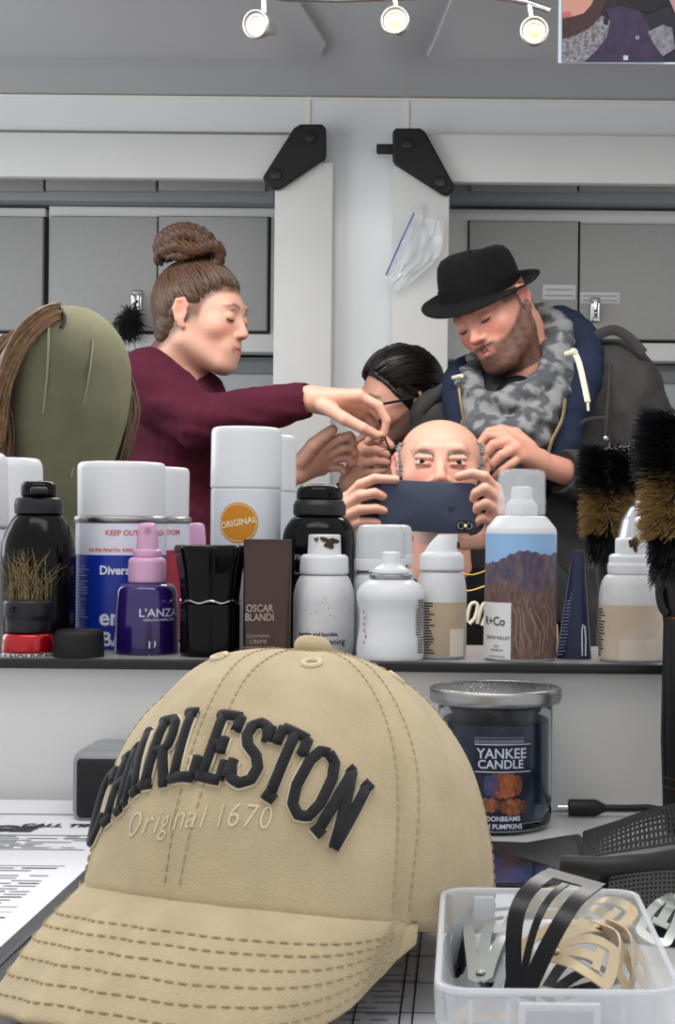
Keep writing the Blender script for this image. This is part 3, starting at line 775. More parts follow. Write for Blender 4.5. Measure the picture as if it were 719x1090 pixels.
cyl_text(mb, 'DRY', 3.6*s, rr, it.h(686), aa); cyl_text(mb, 'SHAMPOO', 3.6*s, rr, it.h(690), aa); cyl_text(mb, 'SHAMPOOING SEC', 2.6*s, rr, it.h(696.5), aa)
mb.build('lettering', M_dtxt, it.t)

# navy tube
it = It('navy_tube', 'narrow dark navy cream tube with pale print running up its side', 'tube', 611, 1.09)
s = it.s
flat_tube(it, 19, 6, 11, 586, 700, mat('navy_tube', '1b2547', .35, noise=.15, nscale=40), None, lean=4, crimp=5)
mb = MB()
for i in range(26):
    k = i/26; py = 697-k*92; xl = -17+k*12+4*k; w = 8.5*(1-.45*k)*rng.uniform(.65, 1.0); d = -(11*(1-k**1.6)+2.4)*s*.99
    z = it.h(py)
    mb.add([(xl*s, d*.75, z), ((xl+w)*s, d, z+.8*s), ((xl+w)*s, d, z+2.0*s), (xl*s, d*.75, z+1.2*s)], [(0, 1, 2, 3)])
mb.build('fine_print', mat('tube_print', '8794b8', .5), it.t)
mb = MB(); mb.tube([(13*s, -12.3*s, it.h(697)), (13*s, -11.9*s, it.h(680)), (12*s, -11.3*s, it.h(666)), (10*s, -11*s, it.h(664)), (9*s, -11.4*s, it.h(670)), (9.5*s, -12.3*s, it.h(697))], .0006, 6); mb.build('white_loop', M_ltxt, it.t)
it.t.rotation_euler = (0, 0, math.radians(-6))

# grubby white can on the right
it = It('root_spray', 'grubby white and beige spray can with a brown clogged nozzle, rightmost on the shelf', 'spray can', 672, 1.075)
s = it.s
it.lathe('can_body', [(0, None), (33, None), (34.5, 697), (34.5, 632), (32, 619), (27, 611), (0, 610)], M_spk, .006)
it.lathe('collar', [(0, 611), (25.5, 611), (26, 608), (26, 601), (24.5, 599), (24.5, 592), (21, 589.5), (0, 589)], M_wplast, .0015)
nz = it.lathe('nozzle', [(0, 590), (18, 590), (18, 575), (16.5, 572.5), (0, 572)], M_wplast, .0015)
mb = MB(); stain_patch(mb, 18.4*s, it.h(579), .12, 5*s, 6*s, 9); mb.ball((.002, -18.5*s, it.h(577)), (.0032, .002, .0036), 12); mb.build('clog', M_stain, nz)
sector(34.7*s, it.h(700), it.h(643), -1.5, 1.5, 40).build('beige_label', mat('grubby_beige', 'c0ab8e', .5, noise=.25, nscale=22, col2='cfc6b8'), it.t)
sector(34.9*s, it.h(700), it.h(678), -.35, .85, 20).build('pale_label', mat('pale_label', 'd4cbbb', .45), it.t)
mb = MB()
for i in range(16):
    A = np.linspace(-1.45, -1.45+rng.uniform(.3, .55), 4); rr = 35*s; y = 648+i*3.2
    mb.grid(np.stack([np.stack([np.sin(A)*rr, -np.cos(A)*rr, np.full(4, it.h(y+d))], 1) for d in (-.8, .8)]))
mb.build('fine_print', M_dtxt, it.t)

# mirror-side can with a silver shoulder, seen left of the round brush
it = It('silver_can', 'dark can with a shiny silver shoulder and white tip, behind the grubby white can', 'spray can', 684, 1.36)
it.lathe('can_body', [(0, None), (27, None), (28, 640), (28, 585), (0, 584)], M_gloss, .002)
it.lathe('shoulder', [(0, 585), (28, 585), (27.5, 572), (23, 553), (14, 538), (0, 536)], mat('silver_shoulder', 'c4c6ca', .25, metal=.8), .004)
it.lathe('tip', [(0, 537), (9, 537), (8, 532), (5, 531), (4.5, 523), (0, 522)], M_wplast, .001)

# ---------------------------------------------------------------- round brush in its black holder, standing on the counter
YB2 = 0.985
it = It('tool_holder', 'tall black holder cup with copper rings, at the right edge in front of the shelf', 'holder', 748, YB2, DKZ)
s = it.s
it.lathe('cup', [(0, None), (40, None), (41, 865), (41, 660), (40, 657), (37.5, 657), (37.5, 840), (0, 842)], mat('holder_black', '141416', .45), .002)
for y in (657, 826, 836): it.lathe('copper_ring', [(40.8, y+1), (42, y+.8), (42, y-.8), (40.8, y-1)], mat('copper', 'b0704a', .3, metal=1), 0)
mb = MB(); A = np.linspace(-.5*PI, 1.2*PI, 24); c = np.array([-38*s, -20*s, it.h(628)])
mb.tube([c+np.array([-np.cos(a)*9*s, 0, np.sin(a)*24*s+.0]) for a in np.linspace(-1.6, 1.6, 20)], .0028, 8); mb.tube([c+np.array([-2*s, 0, 22*s]), c+np.array([30*s, 6*s, 26*s])], .003, 8)
mb.build('hook', M_blackm, it.t)
def hair_brush(label, x, Y, zbase, flip=1):
    t = thing('round_brush', label, 'hair brush', (x, Y, zbase)); L = np.array([0, 0, 0.])
    top = pt(720, 428, YB2).z-DKZ; zb = pt(720, 612, YB2).z-DKZ
    k0 = lambda py: pt(720, py, YB2).z-DKZ
    MB().lathe(rnd([(0, .012), (.009, .012), (.011, .06), (.010, zb-.03), (.014, zb), (.014, k0(445)), (.0, k0(440))], .003), 24).build('handle', M_blackp, t)
    def band(name, y0, y1, n, m, R0, th):
        mb = MB(); r = np.random.default_rng(len(name)+int(y0))
        za, zz = k0(y0), k0(y1)
        for i in range(n):
            z = r.uniform(zz, za); a = r.uniform(0, 2*PI); u = (z-zb)/(top-zb)
            ln = R0*(1-.25*max(0, (u-.72)/.28)**2-.22*max(0, (.22-u)/.22)**2)*r.uniform(.86, 1.04)
            rise = (u-.45)*.018-.006+r.normal()*.002
            a2 = a+r.normal()*.06
            p0 = np.array([math.sin(a)*.012, -math.cos(a)*.012, z]); p2 = np.array([math.sin(a2)*ln, -math.cos(a2)*ln, z+rise]); p1 = (p0+p2)/2-[0, 0, .001]
            mb.tube([p0, p1, p2], [th, th, th*.5], 3, caps=False)
        o = mb.build(name, m, t); o['kind'] = 'stuff'; return o
    band('black_bristles', 440, 508, 2600, mat('black_bristle', '17161a', .4), .0325, .00045)
    band('tan_bristles', 497, 562, 2200, mat('tan_bristle', 'a08354', .45, noise=.35, nscale=300), .0285, .00042)
    band('lower_bristles', 550, 602, 1500, mat('black_bristle', '17161a', .4), .0215, .00045)
    return t
hair_brush('large round brush with black and tan bristles in the black holder, right edge', xat(724, YB2, .0), YB2, DKZ)
xb = xat(722, YB2, 0); zz = DKZ
hair_brush('mirror image of the round brush, darker and smaller, left of the real one', xb-.004, 2*MIR-YB2, DKZ)
hp = thing('tool_holder', 'mirror image of the black holder cup, hidden low behind the shelf cans', 'holder', (xb+.02, 2*MIR-YB2, DKZ))
MB().lathe(rnd([(0, 0), (.024, 0), (.0246, .004), (.0246, .125), (.0225, .125), (.0225, .01), (0, .008)], .001), 32).build('cup', mat('holder_black', '141416', .45), hp)
# ================================================================ things on the counter
# ---- scented candle
it = It('candle_jar', 'dark blue scented candle in a glass jar with a brushed metal lid', 'candle', 526.5, 1.0, DKZ)
s = it.s; R = 61*s
it.lathe('glass_jar', [(0, None), (54, None), (60, 874), (61, 862), (61, 752), (60, 748), (58.5, 748), (58.5, 858), (56, 868), (0, 869)], mat('jar_glass', 'e8eef2', .03, trans=1, ior=1.3), .002, seg=64)
it.lathe('wax', [(0, 867.5), (55, 867.5), (57.8, 857), (57.8, 766), (56, 765), (0, 765.5)], mat('navy_wax', '1b2c46', .4, noise=.15, nscale=30), .002, seg=64)
MB().tube([(0, 0, it.h(766)), (.0006, 0, it.h(761)), (0, 0, it.h(757))], .001, 6).build('wick', M_blackm, it.t)
it.lathe('lid', [(0, 747), (67, 747), (70, 745), (70.5, 742), (70.5, 733.5), (69, 731), (66.5, 730.5), (66, 731.5), (0, 731.5)], M_steel, .0015, seg=72)
mb = MB()
for i in range(36):
    a = i/36*2*PI
    for q in (.25, .4, .55, .7, .85, .95): mb.ball((math.sin(a+q)*66*s*q, -math.cos(a+q)*66*s*q, it.h(731.4)), (.0007, .0007, .0005), 6)
mb.build('lid_dots', M_steel, it.t)
al = lambda x: math.asin(max(-1, min(1, x/61)))
def lab(name, x0, x1, y0, y1, m, k): return sector(R+.0003*k, it.h(y1), it.h(y0), al(x0), al(x1), 24).build(name, m, it.t)
M_lab = mat('navy_label', '161c30', .35)
lab('label', -20, 29, 779, 872, M_lab, 1)
lab('brand_plate', -20, 35, 784, 812, mat('brand_plate', '11172a', .3), 3)
rr = R+.0012
def outline(x0, x1, y0, y1, th=.0004):
    mb = MB(); P = []
    for (a, b), (c, d) in zip([(x0, y0), (x1, y0), (x1, y1), (x0, y1)], [(x1, y0), (x1, y1), (x0, y1), (x0, y0)]):
        for t in np.linspace(0, 1, 12): x = a+(c-a)*t; y = b+(d-b)*t; P.append((math.sin(al(x))*rr, -math.cos(al(x))*rr, it.h(y)))
    return mb.tube(P, th, 6)
outline(-20, 35, 784, 812, .00035).build('plate_border', mat('silver_line', 'aeb6c4', .3, metal=.6), it.t)
outline(-20, 30, 777, 873, .0003).build('label_border', mat('dim_line', '66748c', .4), it.t)
lab('silver_header', -21, 29, 779, 783, mat('label_steel', '6f7782', .3, metal=.5), 2)
rr = R+.0014
mb = MB(); cyl_text(mb, 'YANKEE', 14.5*s, rr, it.h(793.5), al(7), .00012, xs=.98); cyl_text(mb, 'CANDLE', 12.5*s, rr, it.h(804.5), al(6), .00012, xs=1.0)
mb.build('brand_lettering', mat('pale_ink', 'c6d0de', .4), it.t); mb = MB(); cyl_text(mb, 'MOONBEAMS', 7*s, rr, it.h(860), al(6), .0001, xs=.98); cyl_text(mb, 'ON PUMPKINS', 7*s, rr, it.h(868), al(7), .0001, xs=.98)
mb.build('lettering', mat('pale_ink', 'c6d0de', .4), it.t)
# pumpkin picture on the label: ribbed lobes
def lobes(cx, cy, w, h, n, cols, k):
    for i in range(n):
        u = (i-(n-1)/2)/((n-1)/2+.001); ww = w/n*1.15*(1-.35*abs(u)); x = cx+u*w*.42
        A = np.linspace(0, 2*PI, 22, endpoint=False)
        f = lambda q: [(math.sin(al(x+math.cos(a)*ww*q))*(R+.0006+.0001*k), -math.cos(al(x+math.cos(a)*ww*q))*(R+.0006+.0001*k), it.h(cy-math.sin(a)*h*(1-.25*u*u)*q)) for a in A]
        MB().grid(np.array([f(.02), f(.6), f(1)]), closed=True).build('pumpkin_print', mat('pumpkin_'+cols[i % len(cols)], cols[i % len(cols)], .4, noise=.4, nscale=300), it.t)
lobes(8, 826, 36, 14, 6, ['3d4a78', '52486e', '8a5038', 'b0653c', 'a65c38', '7a4434'], 1)
lobes(-6, 846, 22, 8, 4, ['5a4350', '86503c', '9a5a3c', '6b4038'], 2)
lobes(19, 848, 22, 9, 4, ['7a4434', 'a0603c', '8a5038', '5a3a34'], 3)
MB().ball((math.sin(al(8))*R, -math.cos(al(8))*R-.0003, it.h(812.5)), (.0012, .0004, .002), 8).build('pumpkin_stem', mat('stem_print', '4a4a3a', .5), it.t)
mb = MB()
for i in range(6): mb.add([(math.sin(al(x))*(R+.0004), -math.cos(al(x))*(R+.0004), it.h(y)) for x, y in ((41, 849+i*2.4), (48, 849+i*2.4), (48, 850+i*2.4), (41, 850+i*2.4))], [(0, 1, 2, 3)])
mb.build('fine_print', mat('dim_line', '66748c', .4), it.t)

# ---- cable with plug
cb = thing('power_cable', 'thin black cable ending in a small plug, along the wall right of the candle', 'cable', desk_pt(640, 862, DKZ+.004))
L = -cb.location
zc = DKZ+.0062; Yc = 1.03
P = [Vector((xat(x, Yc, zc), Yc-.004*k, zc)) for k, x in enumerate((594, 604))]
q = lambda x: Vector((xat(x, Yc, zc), Yc, zc))
MB().tube([q(594), q(605)], .0022, 12).build('plug_pin', M_chrome, cb, loc=L)
m = MB(); m.tube([q(605), q(606), q(634), q(640)], [.004, .0058, .0058, .0042], 16)
m.tube([q(640), q(644)], [.0038, .003], 12); m.build('plug_body', mat('plug_rubber', '141414', .5), cb, loc=L)
MB().tube([q(643), q(670), q(690)+Vector((0, 0, .0005)), q(712)+Vector((0, -.004, -.001)), q(740)+Vector((0, -.006, -.002)), q(800)+Vector((0, -.006, -.003))], .0024, 10).build('cord', mat('cord_black', '15110f', .45), cb, loc=L)

# ---- small grey monitor speaker
YS = .985
a = pt(75, 0, YS); tz = pt(100, 799, YS).z
sp = thing('speaker', 'small grey box speaker with a black front, half hidden behind the cap', 'speaker', (xat(130, YS, DKZ), YS, DKZ))
L = -sp.location
x0, x1 = xat(74, YS, DKZ), xat(192, YS, DKZ)
MB().box((x0, YS, DKZ), (x1, YS+.06, tz), .008).build('case', mat('speaker_case', '8a8d91', .35), sp, loc=L)
MB().box((x0+.0035, YS-.001, DKZ+.004), (x1-.0035, YS+.01, tz-.0045), .004).build('front_grille', mat('speaker_cloth', '17181a', .7, bump=.3, bscale=900), sp, loc=L)

# ---- papers
M_paper = mat('paper', 'e3e4ea', .6, noise=.03, nscale=8)
M_ink = mat('print_ink', '2d2f36', .6); M_inkg = mat('print_grey', '8c8f98', .6)
cs = thing('call_sheet', 'white printed call sheet lying flat at the left of the cap', 'paper', (-.33, .86, DKZ))
L = -cs.location
zp = DKZ+.0012
def sheet(x0, x1, y0, y1, curl, z0, n=30):
    X = np.linspace(x0, x1, n); Yv = np.linspace(y0, y1, n); V = np.zeros((n, n, 3))
    for i in range(n):
        for j in range(n):
            V[i, j] = (X[i], Yv[j], z0+curl(X[i], Yv[j]))
    return V
curl = lambda x, y: .006*max(0, (y-.93)/.11)**2
mb = MB(); V = sheet(-.49, -.209, .64, 1.036, curl, zp); mb.grid(V); mb.grid(V-[0, 0, .0004]); mb.build('sheet', M_paper, cs, loc=L)
mbk, mbg = MB(), MB()
def bar(mb, x, y, w, h, dz=.0004):
    n = max(2, int(w/.01)); xs = np.linspace(x, x+w, n)
    mb.grid(np.array([[(q, y, zp+curl(q, y)+dz) for q in xs], [(q, y+h, zp+curl(q, y+h)+dz) for q in xs]]))
def ink_text(mb, body, size, x, y, bold=0, shear=0, align='LEFT', xs=1):
    V, f = text_geo(body, size, bold, align, shear); V[:, 0] *= xs
    mb.add([(x+v[0], y+v[1], zp+curl(x, y+v[1])+.0005) for v in V], f)
ink_text(mbk, 'TITLE', .021, -.303, .985, .0012, .25, 'RIGHT', 1.3); ink_text(mbk, 'CHANGE', .021, -.268, .962, .0012, .25, 'RIGHT', 1.3)
ink_text(mbk, 'CALL TIME', .011, -.278, .972, .0004, .15, 'LEFT', 1.0)
for y, h in ((1.0, .0012), (.945, .0012), (.905, .0012), (.862, .001), (.77, .001)): bar(mbk, -.48, y, .258, h)
for x in (-.285, -.345, -.41): bar(mbk, x, .862, .0008, .043)
r = np.random.default_rng(5)
for y0, y1, xa, xb, st in ((.91, .942, -.48, -.225, .0052), (.868, .9, -.34, -.29, .012), (.778, .858, -.48, -.225, .006), (.65, .765, -.48, -.222, .009)):
    y = y0
    while y < y1:
        x = xa
        while x < xb-.01:
            w = r.uniform(.006, .028); w = min(w, xb-x)
            if r.uniform() < .85: bar(mbg if r.uniform() < .75 else mbk, x, y, w, .0016)
            x += w+r.uniform(.002, .007)
        y += st
    if st == .009:
        for yy in np.arange(.652, .765, .018): bar(mbk, -.48, yy, .258, .0006)
mbk.build('heading_print', M_ink, cs, loc=L); mbg.build('small_print', M_inkg, cs, loc=L)

fo = thing('folder', 'dark navy folder lying under the cap and the papers', 'folder', (-.13, .62, DKZ))
MB().box((-.207-(-.13), .43-.62, .0002), (-.085-(-.13), .93-.62, .003), .001).build('cover', mat('navy_folder', '14161f', .45, bump=.1, bscale=300), fo)
MB().box((-.2-(-.13), .436-.62, .0031), (-.198-(-.13), .92-.62, .0036)).build('seam', mat('navy_seam', '232736', .5), fo)
p2 = thing('printed_form', 'white printed form with thin ruled lines, under the cap beside the clip tub', 'paper', (-.03, .69, DKZ))
zp2 = .0012
mb = MB(); mb.box((-.05, -.26, .0008), (.075, .16, .0012)); mb.build('sheet', M_paper, p2)
mb = MB(); ml = MB()
for i in range(9): ml.box((-.05, -.2+i*.04, .00125), (.02, -.1993+i*.04, .0014))
for x in (-.012, .006, .011): ml.box((x, -.25, .00125), (x+.0007, .14, .0014))
for y in np.arange(-.24, .13, .0075):
    x = -.046
    while x < .0: 
        w = r.uniform(.006, .018); mb.box((x, y, .00125), (x+w, y+.0013, .0014)); x += w+.004
ml.build('ruled_lines', M_ink, p2); mb.build('small_print', M_inkg, p2)

# ---- mesh pouch, black flap, blue card
def net(name, quad, nu, nv, m, parent, L, lift, th=.00085):
    A, B, Cc, D = [np.array(q) for q in quad]
    mb = MB(); G = lambda u, v: (A*(1-u)+B*u)*(1-v)+(D*(1-u)+Cc*u)*v+np.array([0, 0, lift(u, v)])
    for i in range(nu+1): mb.tube([G(i/nu, v) for v in np.linspace(0, 1, 14)], th, 4, caps=False)
    for j in range(nv+1): mb.tube([G(u, j/nv) for u in np.linspace(0, 1, 24)], th, 4, caps=False)
    return mb.build(name, m, parent, loc=L)
po = thing('mesh_pouch', 'black woven mesh pouch with a zipped rim lying at the right edge of the counter', 'pouch', desk_pt(690, 915, DKZ))
L = -po.location
M_net = mat('black_mesh', '1b1b1d', .5)
zq = DKZ+.012
lift = lambda u, v: .008*math.sin(PI*min(1, u*1.1))*math.sin(PI*v)+.010*u
net('mesh_top', [desk_pt(622, 912, zq), desk_pt(790, 905, zq), desk_pt(770, 855, zq), desk_pt(622, 886, zq)], 34, 11, M_net, po, L, lift)
net('mesh_front', [desk_pt(650, 990, DKZ+.004), desk_pt(800, 1000, DKZ+.004), desk_pt(800, 938, DKZ+.012), desk_pt(650, 935, DKZ+.012)], 32, 11, M_net, po, L, lambda u, v: .004*math.sin(PI*u))
P = [desk_pt(x, y, DKZ+.013) for x, y in ((600, 925), (640, 930), (690, 928), (740, 918), (800, 908))]
MB().tube([tuple(p) for p in P], [.005, .006, .0065, .0065, .006], 12, flat=1.5).build('zip_rim', mat('rim_black', '111113', .45), po, loc=L)
MB().prism([tuple(desk_pt(x, y, DKZ+.003)) for x, y in ((645, 995), (800, 1010), (800, 925), (645, 932))], (0, 0, -1), .0022).build('lining', mat('dark_lining', '1a1a1c', .8), po, loc=L)
fl = thing('leather_flap', 'flat black leather case lying between the candle and the mesh pouch', 'case', desk_pt(570, 900, DKZ))
L = -fl.location
Pz = [tuple(desk_pt(x, y, DKZ+.0045)) for x, y in ((505, 894), (560, 896), (600, 889), (618, 887), (623, 893), (628, 915), (600, 924), (515, 917))]
o = MB().prism(Pz, (0, 0, -1), .004).build('cover', mat('black_leather', '1c1c1e', .5, bump=.3, bscale=500), fl, loc=L); mo = o.modifiers.new('b', 'BEVEL'); mo.width = .0015; mo.segments = 2
Pz = [tuple(desk_pt(x, y, DKZ+.0052)) for x, y in ((612, 889), (616, 889), (626, 914), (621, 915))]
MB().prism(Pz, (0, 0, -1), .0008).build('binding', M_blackm, fl, loc=L)
cd = thing('picture_card', 'dark glossy card with a blue night picture, sticking out behind the clip tub', 'card', desk_pt(560, 925, DKZ))
L = -cd.location
Pz = [tuple(desk_pt(x, y, DKZ+.0052)) for x, y in ((500, 903), (528, 906), (606, 926), (590, 944), (500, 940))]
MB().prism(Pz, (0, 0, -1), .0005).build('card', mat('card_edge', '12121a', .2), cd, loc=L)
Pz = [tuple(desk_pt(x, y, DKZ+.0054)) for x, y in ((504, 906), (527, 909), (567, 919), (567, 940), (504, 940))]
MB().poly(Pz).build('night_picture', mat('night_print', '16275c', .25, noise=.75, nscale=60, col2='0c0d18'), cd, loc=L)
Pz = [tuple(desk_pt(x, y, DKZ+.0054)) for x, y in ((570, 920), (600, 928), (588, 942), (570, 942))]
MB().poly(Pz).build('night_picture', mat('night_print', '16275c', .25, noise=.75, nscale=60, col2='0c0d18'), cd, loc=L)

# ---- clip tub
zr = -.146; tub = thing('plastic_tub', 'frosted clear plastic tub full of snap hair clips, bottom right', 'tub', (0.028, .55, DKZ))
tb = tub.location
M_tub = mat('frosted_tub', 'dfe3e8', .22, trans=.0, alpha=.36, spec=.5)
def rrect(cx, cy, hx, hy, r, n=8):
    P = []
    for (sx, sy, a0) in ((1, 1, 0), (-1, 1, PI/2), (-1, -1, PI), (1, -1, 1.5*PI)):
        for a in np.linspace(a0, a0+PI/2, n): P.append((cx+sx*(hx-r)+r*math.cos(a), cy+sy*(hy-r)+r*math.sin(a)))
    return np.array(P)
H = zr-DKZ
TL, TR = pt(474, 940, .62), pt(690, 944, .62); BL, BR = pt(455, 1052, .485), pt(716, 1056, .485)
cx = (TL.x+TR.x+BL.x+BR.x)/4-tb.x; hx = (TR.x-TL.x+BR.x-BL.x)/4; hy = (.62-.483)/2; cy = (.62+.483)/2-tb.y
def ring(hx, hy, z, r=.010): p = rrect(cx, cy, hx, hy, r); return np.hstack([p, np.full((len(p), 1), z)])
t1 = .0014
rows = [ring(.001, .001, .001, .0005), ring(hx-.008, hy-.008, .001), ring(hx-.006, hy-.006, .003), ring(hx-.003, hy-.003, H-.014), ring(hx-.003, hy-.003, H-.013), ring(hx-.0005, hy-.0005, H-.0125), ring(hx, hy, H-.002), ring(hx-.0005, hy-.0005, H), ring(hx-.0025, hy-.0025, H), ring(hx-.003, hy-.003, H-.002), ring(hx-.0045, hy-.0045, H-.012), ring(hx-.008, hy-.008, .0035), ring(hx-.010, hy-.010, .0025), ring(.001, .001, .0025, .0005)]
MB().grid(np.array(rows), closed=True).build('tub_body', M_tub, tub)
MB().tube(np.vstack([ring(hx-.0012, hy-.0012, H-.001), ring(hx-.0012, hy-.0012, H-.001)[:1]]), .0011, 8, caps=False).build('rim', mat('frosted_rim', 'e6e9ee', .25, alpha=.6), tub)
mb = MB(); f = -hy+cy
mb.box((cx-.013, f-.0016, H-.0125), (cx+.013, f+.0006, H-.0035), .0008); mb.build('clasp_front', mat('frosted_rim', 'e6e9ee', .25, alpha=.6), tub)
mb = MB(); mb.box((cx-.0105, f-.0022, H-.0105), (cx+.0105, f-.0014, H-.0055), .0003); mb.build('clasp_slot', mat('frosted_slot', 'c9cdd3', .3, alpha=.6), tub)
for px in (-.016, .02, -.028, .03): MB().box((cx+px-.0007, f+.001, .004), (cx+px+.0007, f+.0022, H-.004)).build('rib', mat('frosted_rim', 'e6e9ee', .25, alpha=.6), tub)
for px in (-.022, .016): MB().box((cx+px-.004, cy+hy-.004, H-.011), (cx+px+.004, cy+hy-.0015, H-.003), .0005).build('rib', mat('frosted_rim', 'e6e9ee', .25, alpha=.6), tub)

# snap clips: a bent sheet outline with a slot and a tongue
def snap_clip(name, label, P0, P1, up, w, m, arch=.004, kind='drop', group='hair clips in the tub'):
    """from the pivot P0 to the wide end P1; up is the face normal"""
    P0, P1 = Vector(P0), Vector(P1); d = (P1-P0); Ln = d.length; d.normalize(); n = Vector(up); n = (n-d*n.dot(d)).normalized(); sdir = d.cross(n)
    t = thing(name, label, 'hair clip', P0, 0, group)
    G = lambda u, v, h=0: tuple(d*(u*Ln)+sdir*(v*w)+n*(arch*math.sin(PI*u)+h))
    def band(center, half, th, mm, nm):
        """strip following a centre line in (u,v)"""
        c = np.array(center, float); tt = np.gradient(c, axis=0)
        sc = np.array([Ln, w]); q = tt*sc; q /= np.linalg.norm(q, axis=1)[:, None]
        nn = np.stack([-q[:, 1], q[:, 0]], 1)*half/sc
        a, b = c-nn, c+nn
        mb = MB()
        loop = [[G(*a[i], th/2), G(*b[i], th/2), G(*b[i], -th/2), G(*a[i], -th/2)] for i in range(len(c))]
        mb.grid(np.array(loop), closed=True); return mb.build(nm, mm, t, angle=35)
    us = np.linspace(0, 1, 30)
    if kind == 'drop':
        prof = lambda u: .16+.34*math.sin(min(1, u*1.15)*PI/2)**1.3
        out = [(u*.93, prof(u)) for u in us]+[(.93+.07*math.cos(a), prof(1)*math.sin(a)) for a in np.linspace(PI/2, -PI/2, 14)][1:-1]+[(u*.93, -prof(u)) for u in us[::-1]]
        out = [(0.0, 0), *[(-.02, .1)], *out, (-.02, -.1), (0, 0)]
        band(out, .0021, .0007, m, 'frame')
        band([(u, 0) for u in np.linspace(.02, .74, 12)], .0022, .0006, m, 'tongue')
        band([(.74, v) for v in np.linspace(-.3, .3, 6)], .0016, .0007, m, 'tongue_bar')
        c = G(.03, 0, .0006); MB().lathe(rnd([(0, .0009), (.0017, .0008), (.002, 0)], .0004), 14, c).build('rivet', m, t)
    else:  # long two-bar clip
        for v in (-.5, .5):
            band([(u, v*(.35+.65*math.sin(min(1, u*1.6)*PI/2))) for u in us], .0032, .0009, m, 'bar')
        band([(u, .0) for u in np.linspace(.05, .9, 16)], .0014, .0008, m, 'tongue')
        band([(1.0, v) for v in np.linspace(-.65, .65, 8)], .0032, .0009, m, 'end_bar')
        band([(0.0, v) for v in np.linspace(-.35, .35, 6)], .004, .0009, m, 'hinge_end')
    return t
def tp(px, py, z):
    """point at height z above the counter on the sight line of a pixel"""
    return desk_pt(px, py, DKZ+z)
M_cblack = mat('clip_black', '0a0a0d', .3, spec=.35); M_csilver = mat('clip_silver', 'a9b0b6', .25, metal=.9); M_cbeige = mat('clip_beige', 'd8c3a0', .35); M_cgold = mat('clip_gold', '9a8450', .3, metal=.7); M_cgrey = mat('clip_pearl', 'a8acaa', .25, metal=.35)
snap_clip('snap_clip', 'big black two-bar hair clip leaning over the back rim of the tub', tp(556, 1046, .026), tp(610, 936, .058), (-.3, -.7, .6), .019, M_cblack, .012, 'long')
snap_clip('snap_clip', 'pearly grey hair clip at the left inside the tub', tp(512, 1040, .026), tp(528, 968, .036), (-.2, -.6, .8), .017, M_cgrey, .004)
snap_clip('snap_clip', 'beige drop shaped hair clip with a metal tongue, on top in the tub', tp(590, 1014, .035), tp(652, 1032, .03), (.05, -.5, .85), .018, M_cbeige, .004)
snap_clip('snap_clip', 'slim beige hair clip pointing left across the tub middle', tp(636, 988, .034), tp(556, 1018, .033), (0, -.6, .8), .007, M_cbeige, .006)
snap_clip('snap_clip', 'outer of two beige hair clips standing on edge by the right tub wall', tp(652, 985, .035), tp(682, 1042, .022), (.85, -.2, .4), .012, M_cbeige, .005)
snap_clip('snap_clip', 'inner of two beige hair clips standing on edge by the right tub wall', tp(640, 990, .033), tp(664, 1046, .022), (.85, -.3, .3), .012, M_cbeige, .006)
snap_clip('snap_clip', 'dull gold hair clip at the back right corner of the tub', tp(622, 966, .037), tp(662, 986, .034), (-.2, -.5, .8), .017, M_cgold, .003)
snap_clip('snap_clip', 'black hair clip against the left wall of the tub', tp(489, 1032, .02), tp(494, 974, .034), (-.8, -.3, .5), .014, M_cblack, .003)
snap_clip('snap_clip', 'dull gold hair clip lying at the back of the tub behind the black clip', tp(560, 972, .03), tp(610, 962, .034), (0, -.5, .8), .015, M_cgold, .003)
snap_clip('snap_clip', 'silver hair clip under the big black clip at the tub front', tp(520, 1048, .022), tp(545, 1000, .028), (0.1, -.6, .8), .014, M_csilver, .003)
snap_clip('snap_clip', 'large beige hair clip lying low behind the tub front wall', tp(492, 1086, .008), tp(600, 1088, .008), (0, -.6, .8), .024, M_cbeige, .004)
snap_clip('snap_clip', 'dark metal hair clip in the middle bottom of the tub', tp(585, 1060, .012), tp(640, 1030, .016), (0, -.5, .8), .018, M_cblack, .003)
snap_clip('snap_clip', 'silver hair clip lying outside the tub at the right edge', tp(722, 955, .022), tp(694, 1000, .012), (.1, -.6, .8), .013, mat('clip_bright', 'c2c8c2', .2, metal=.9), .004, group='hair clips outside the tub')

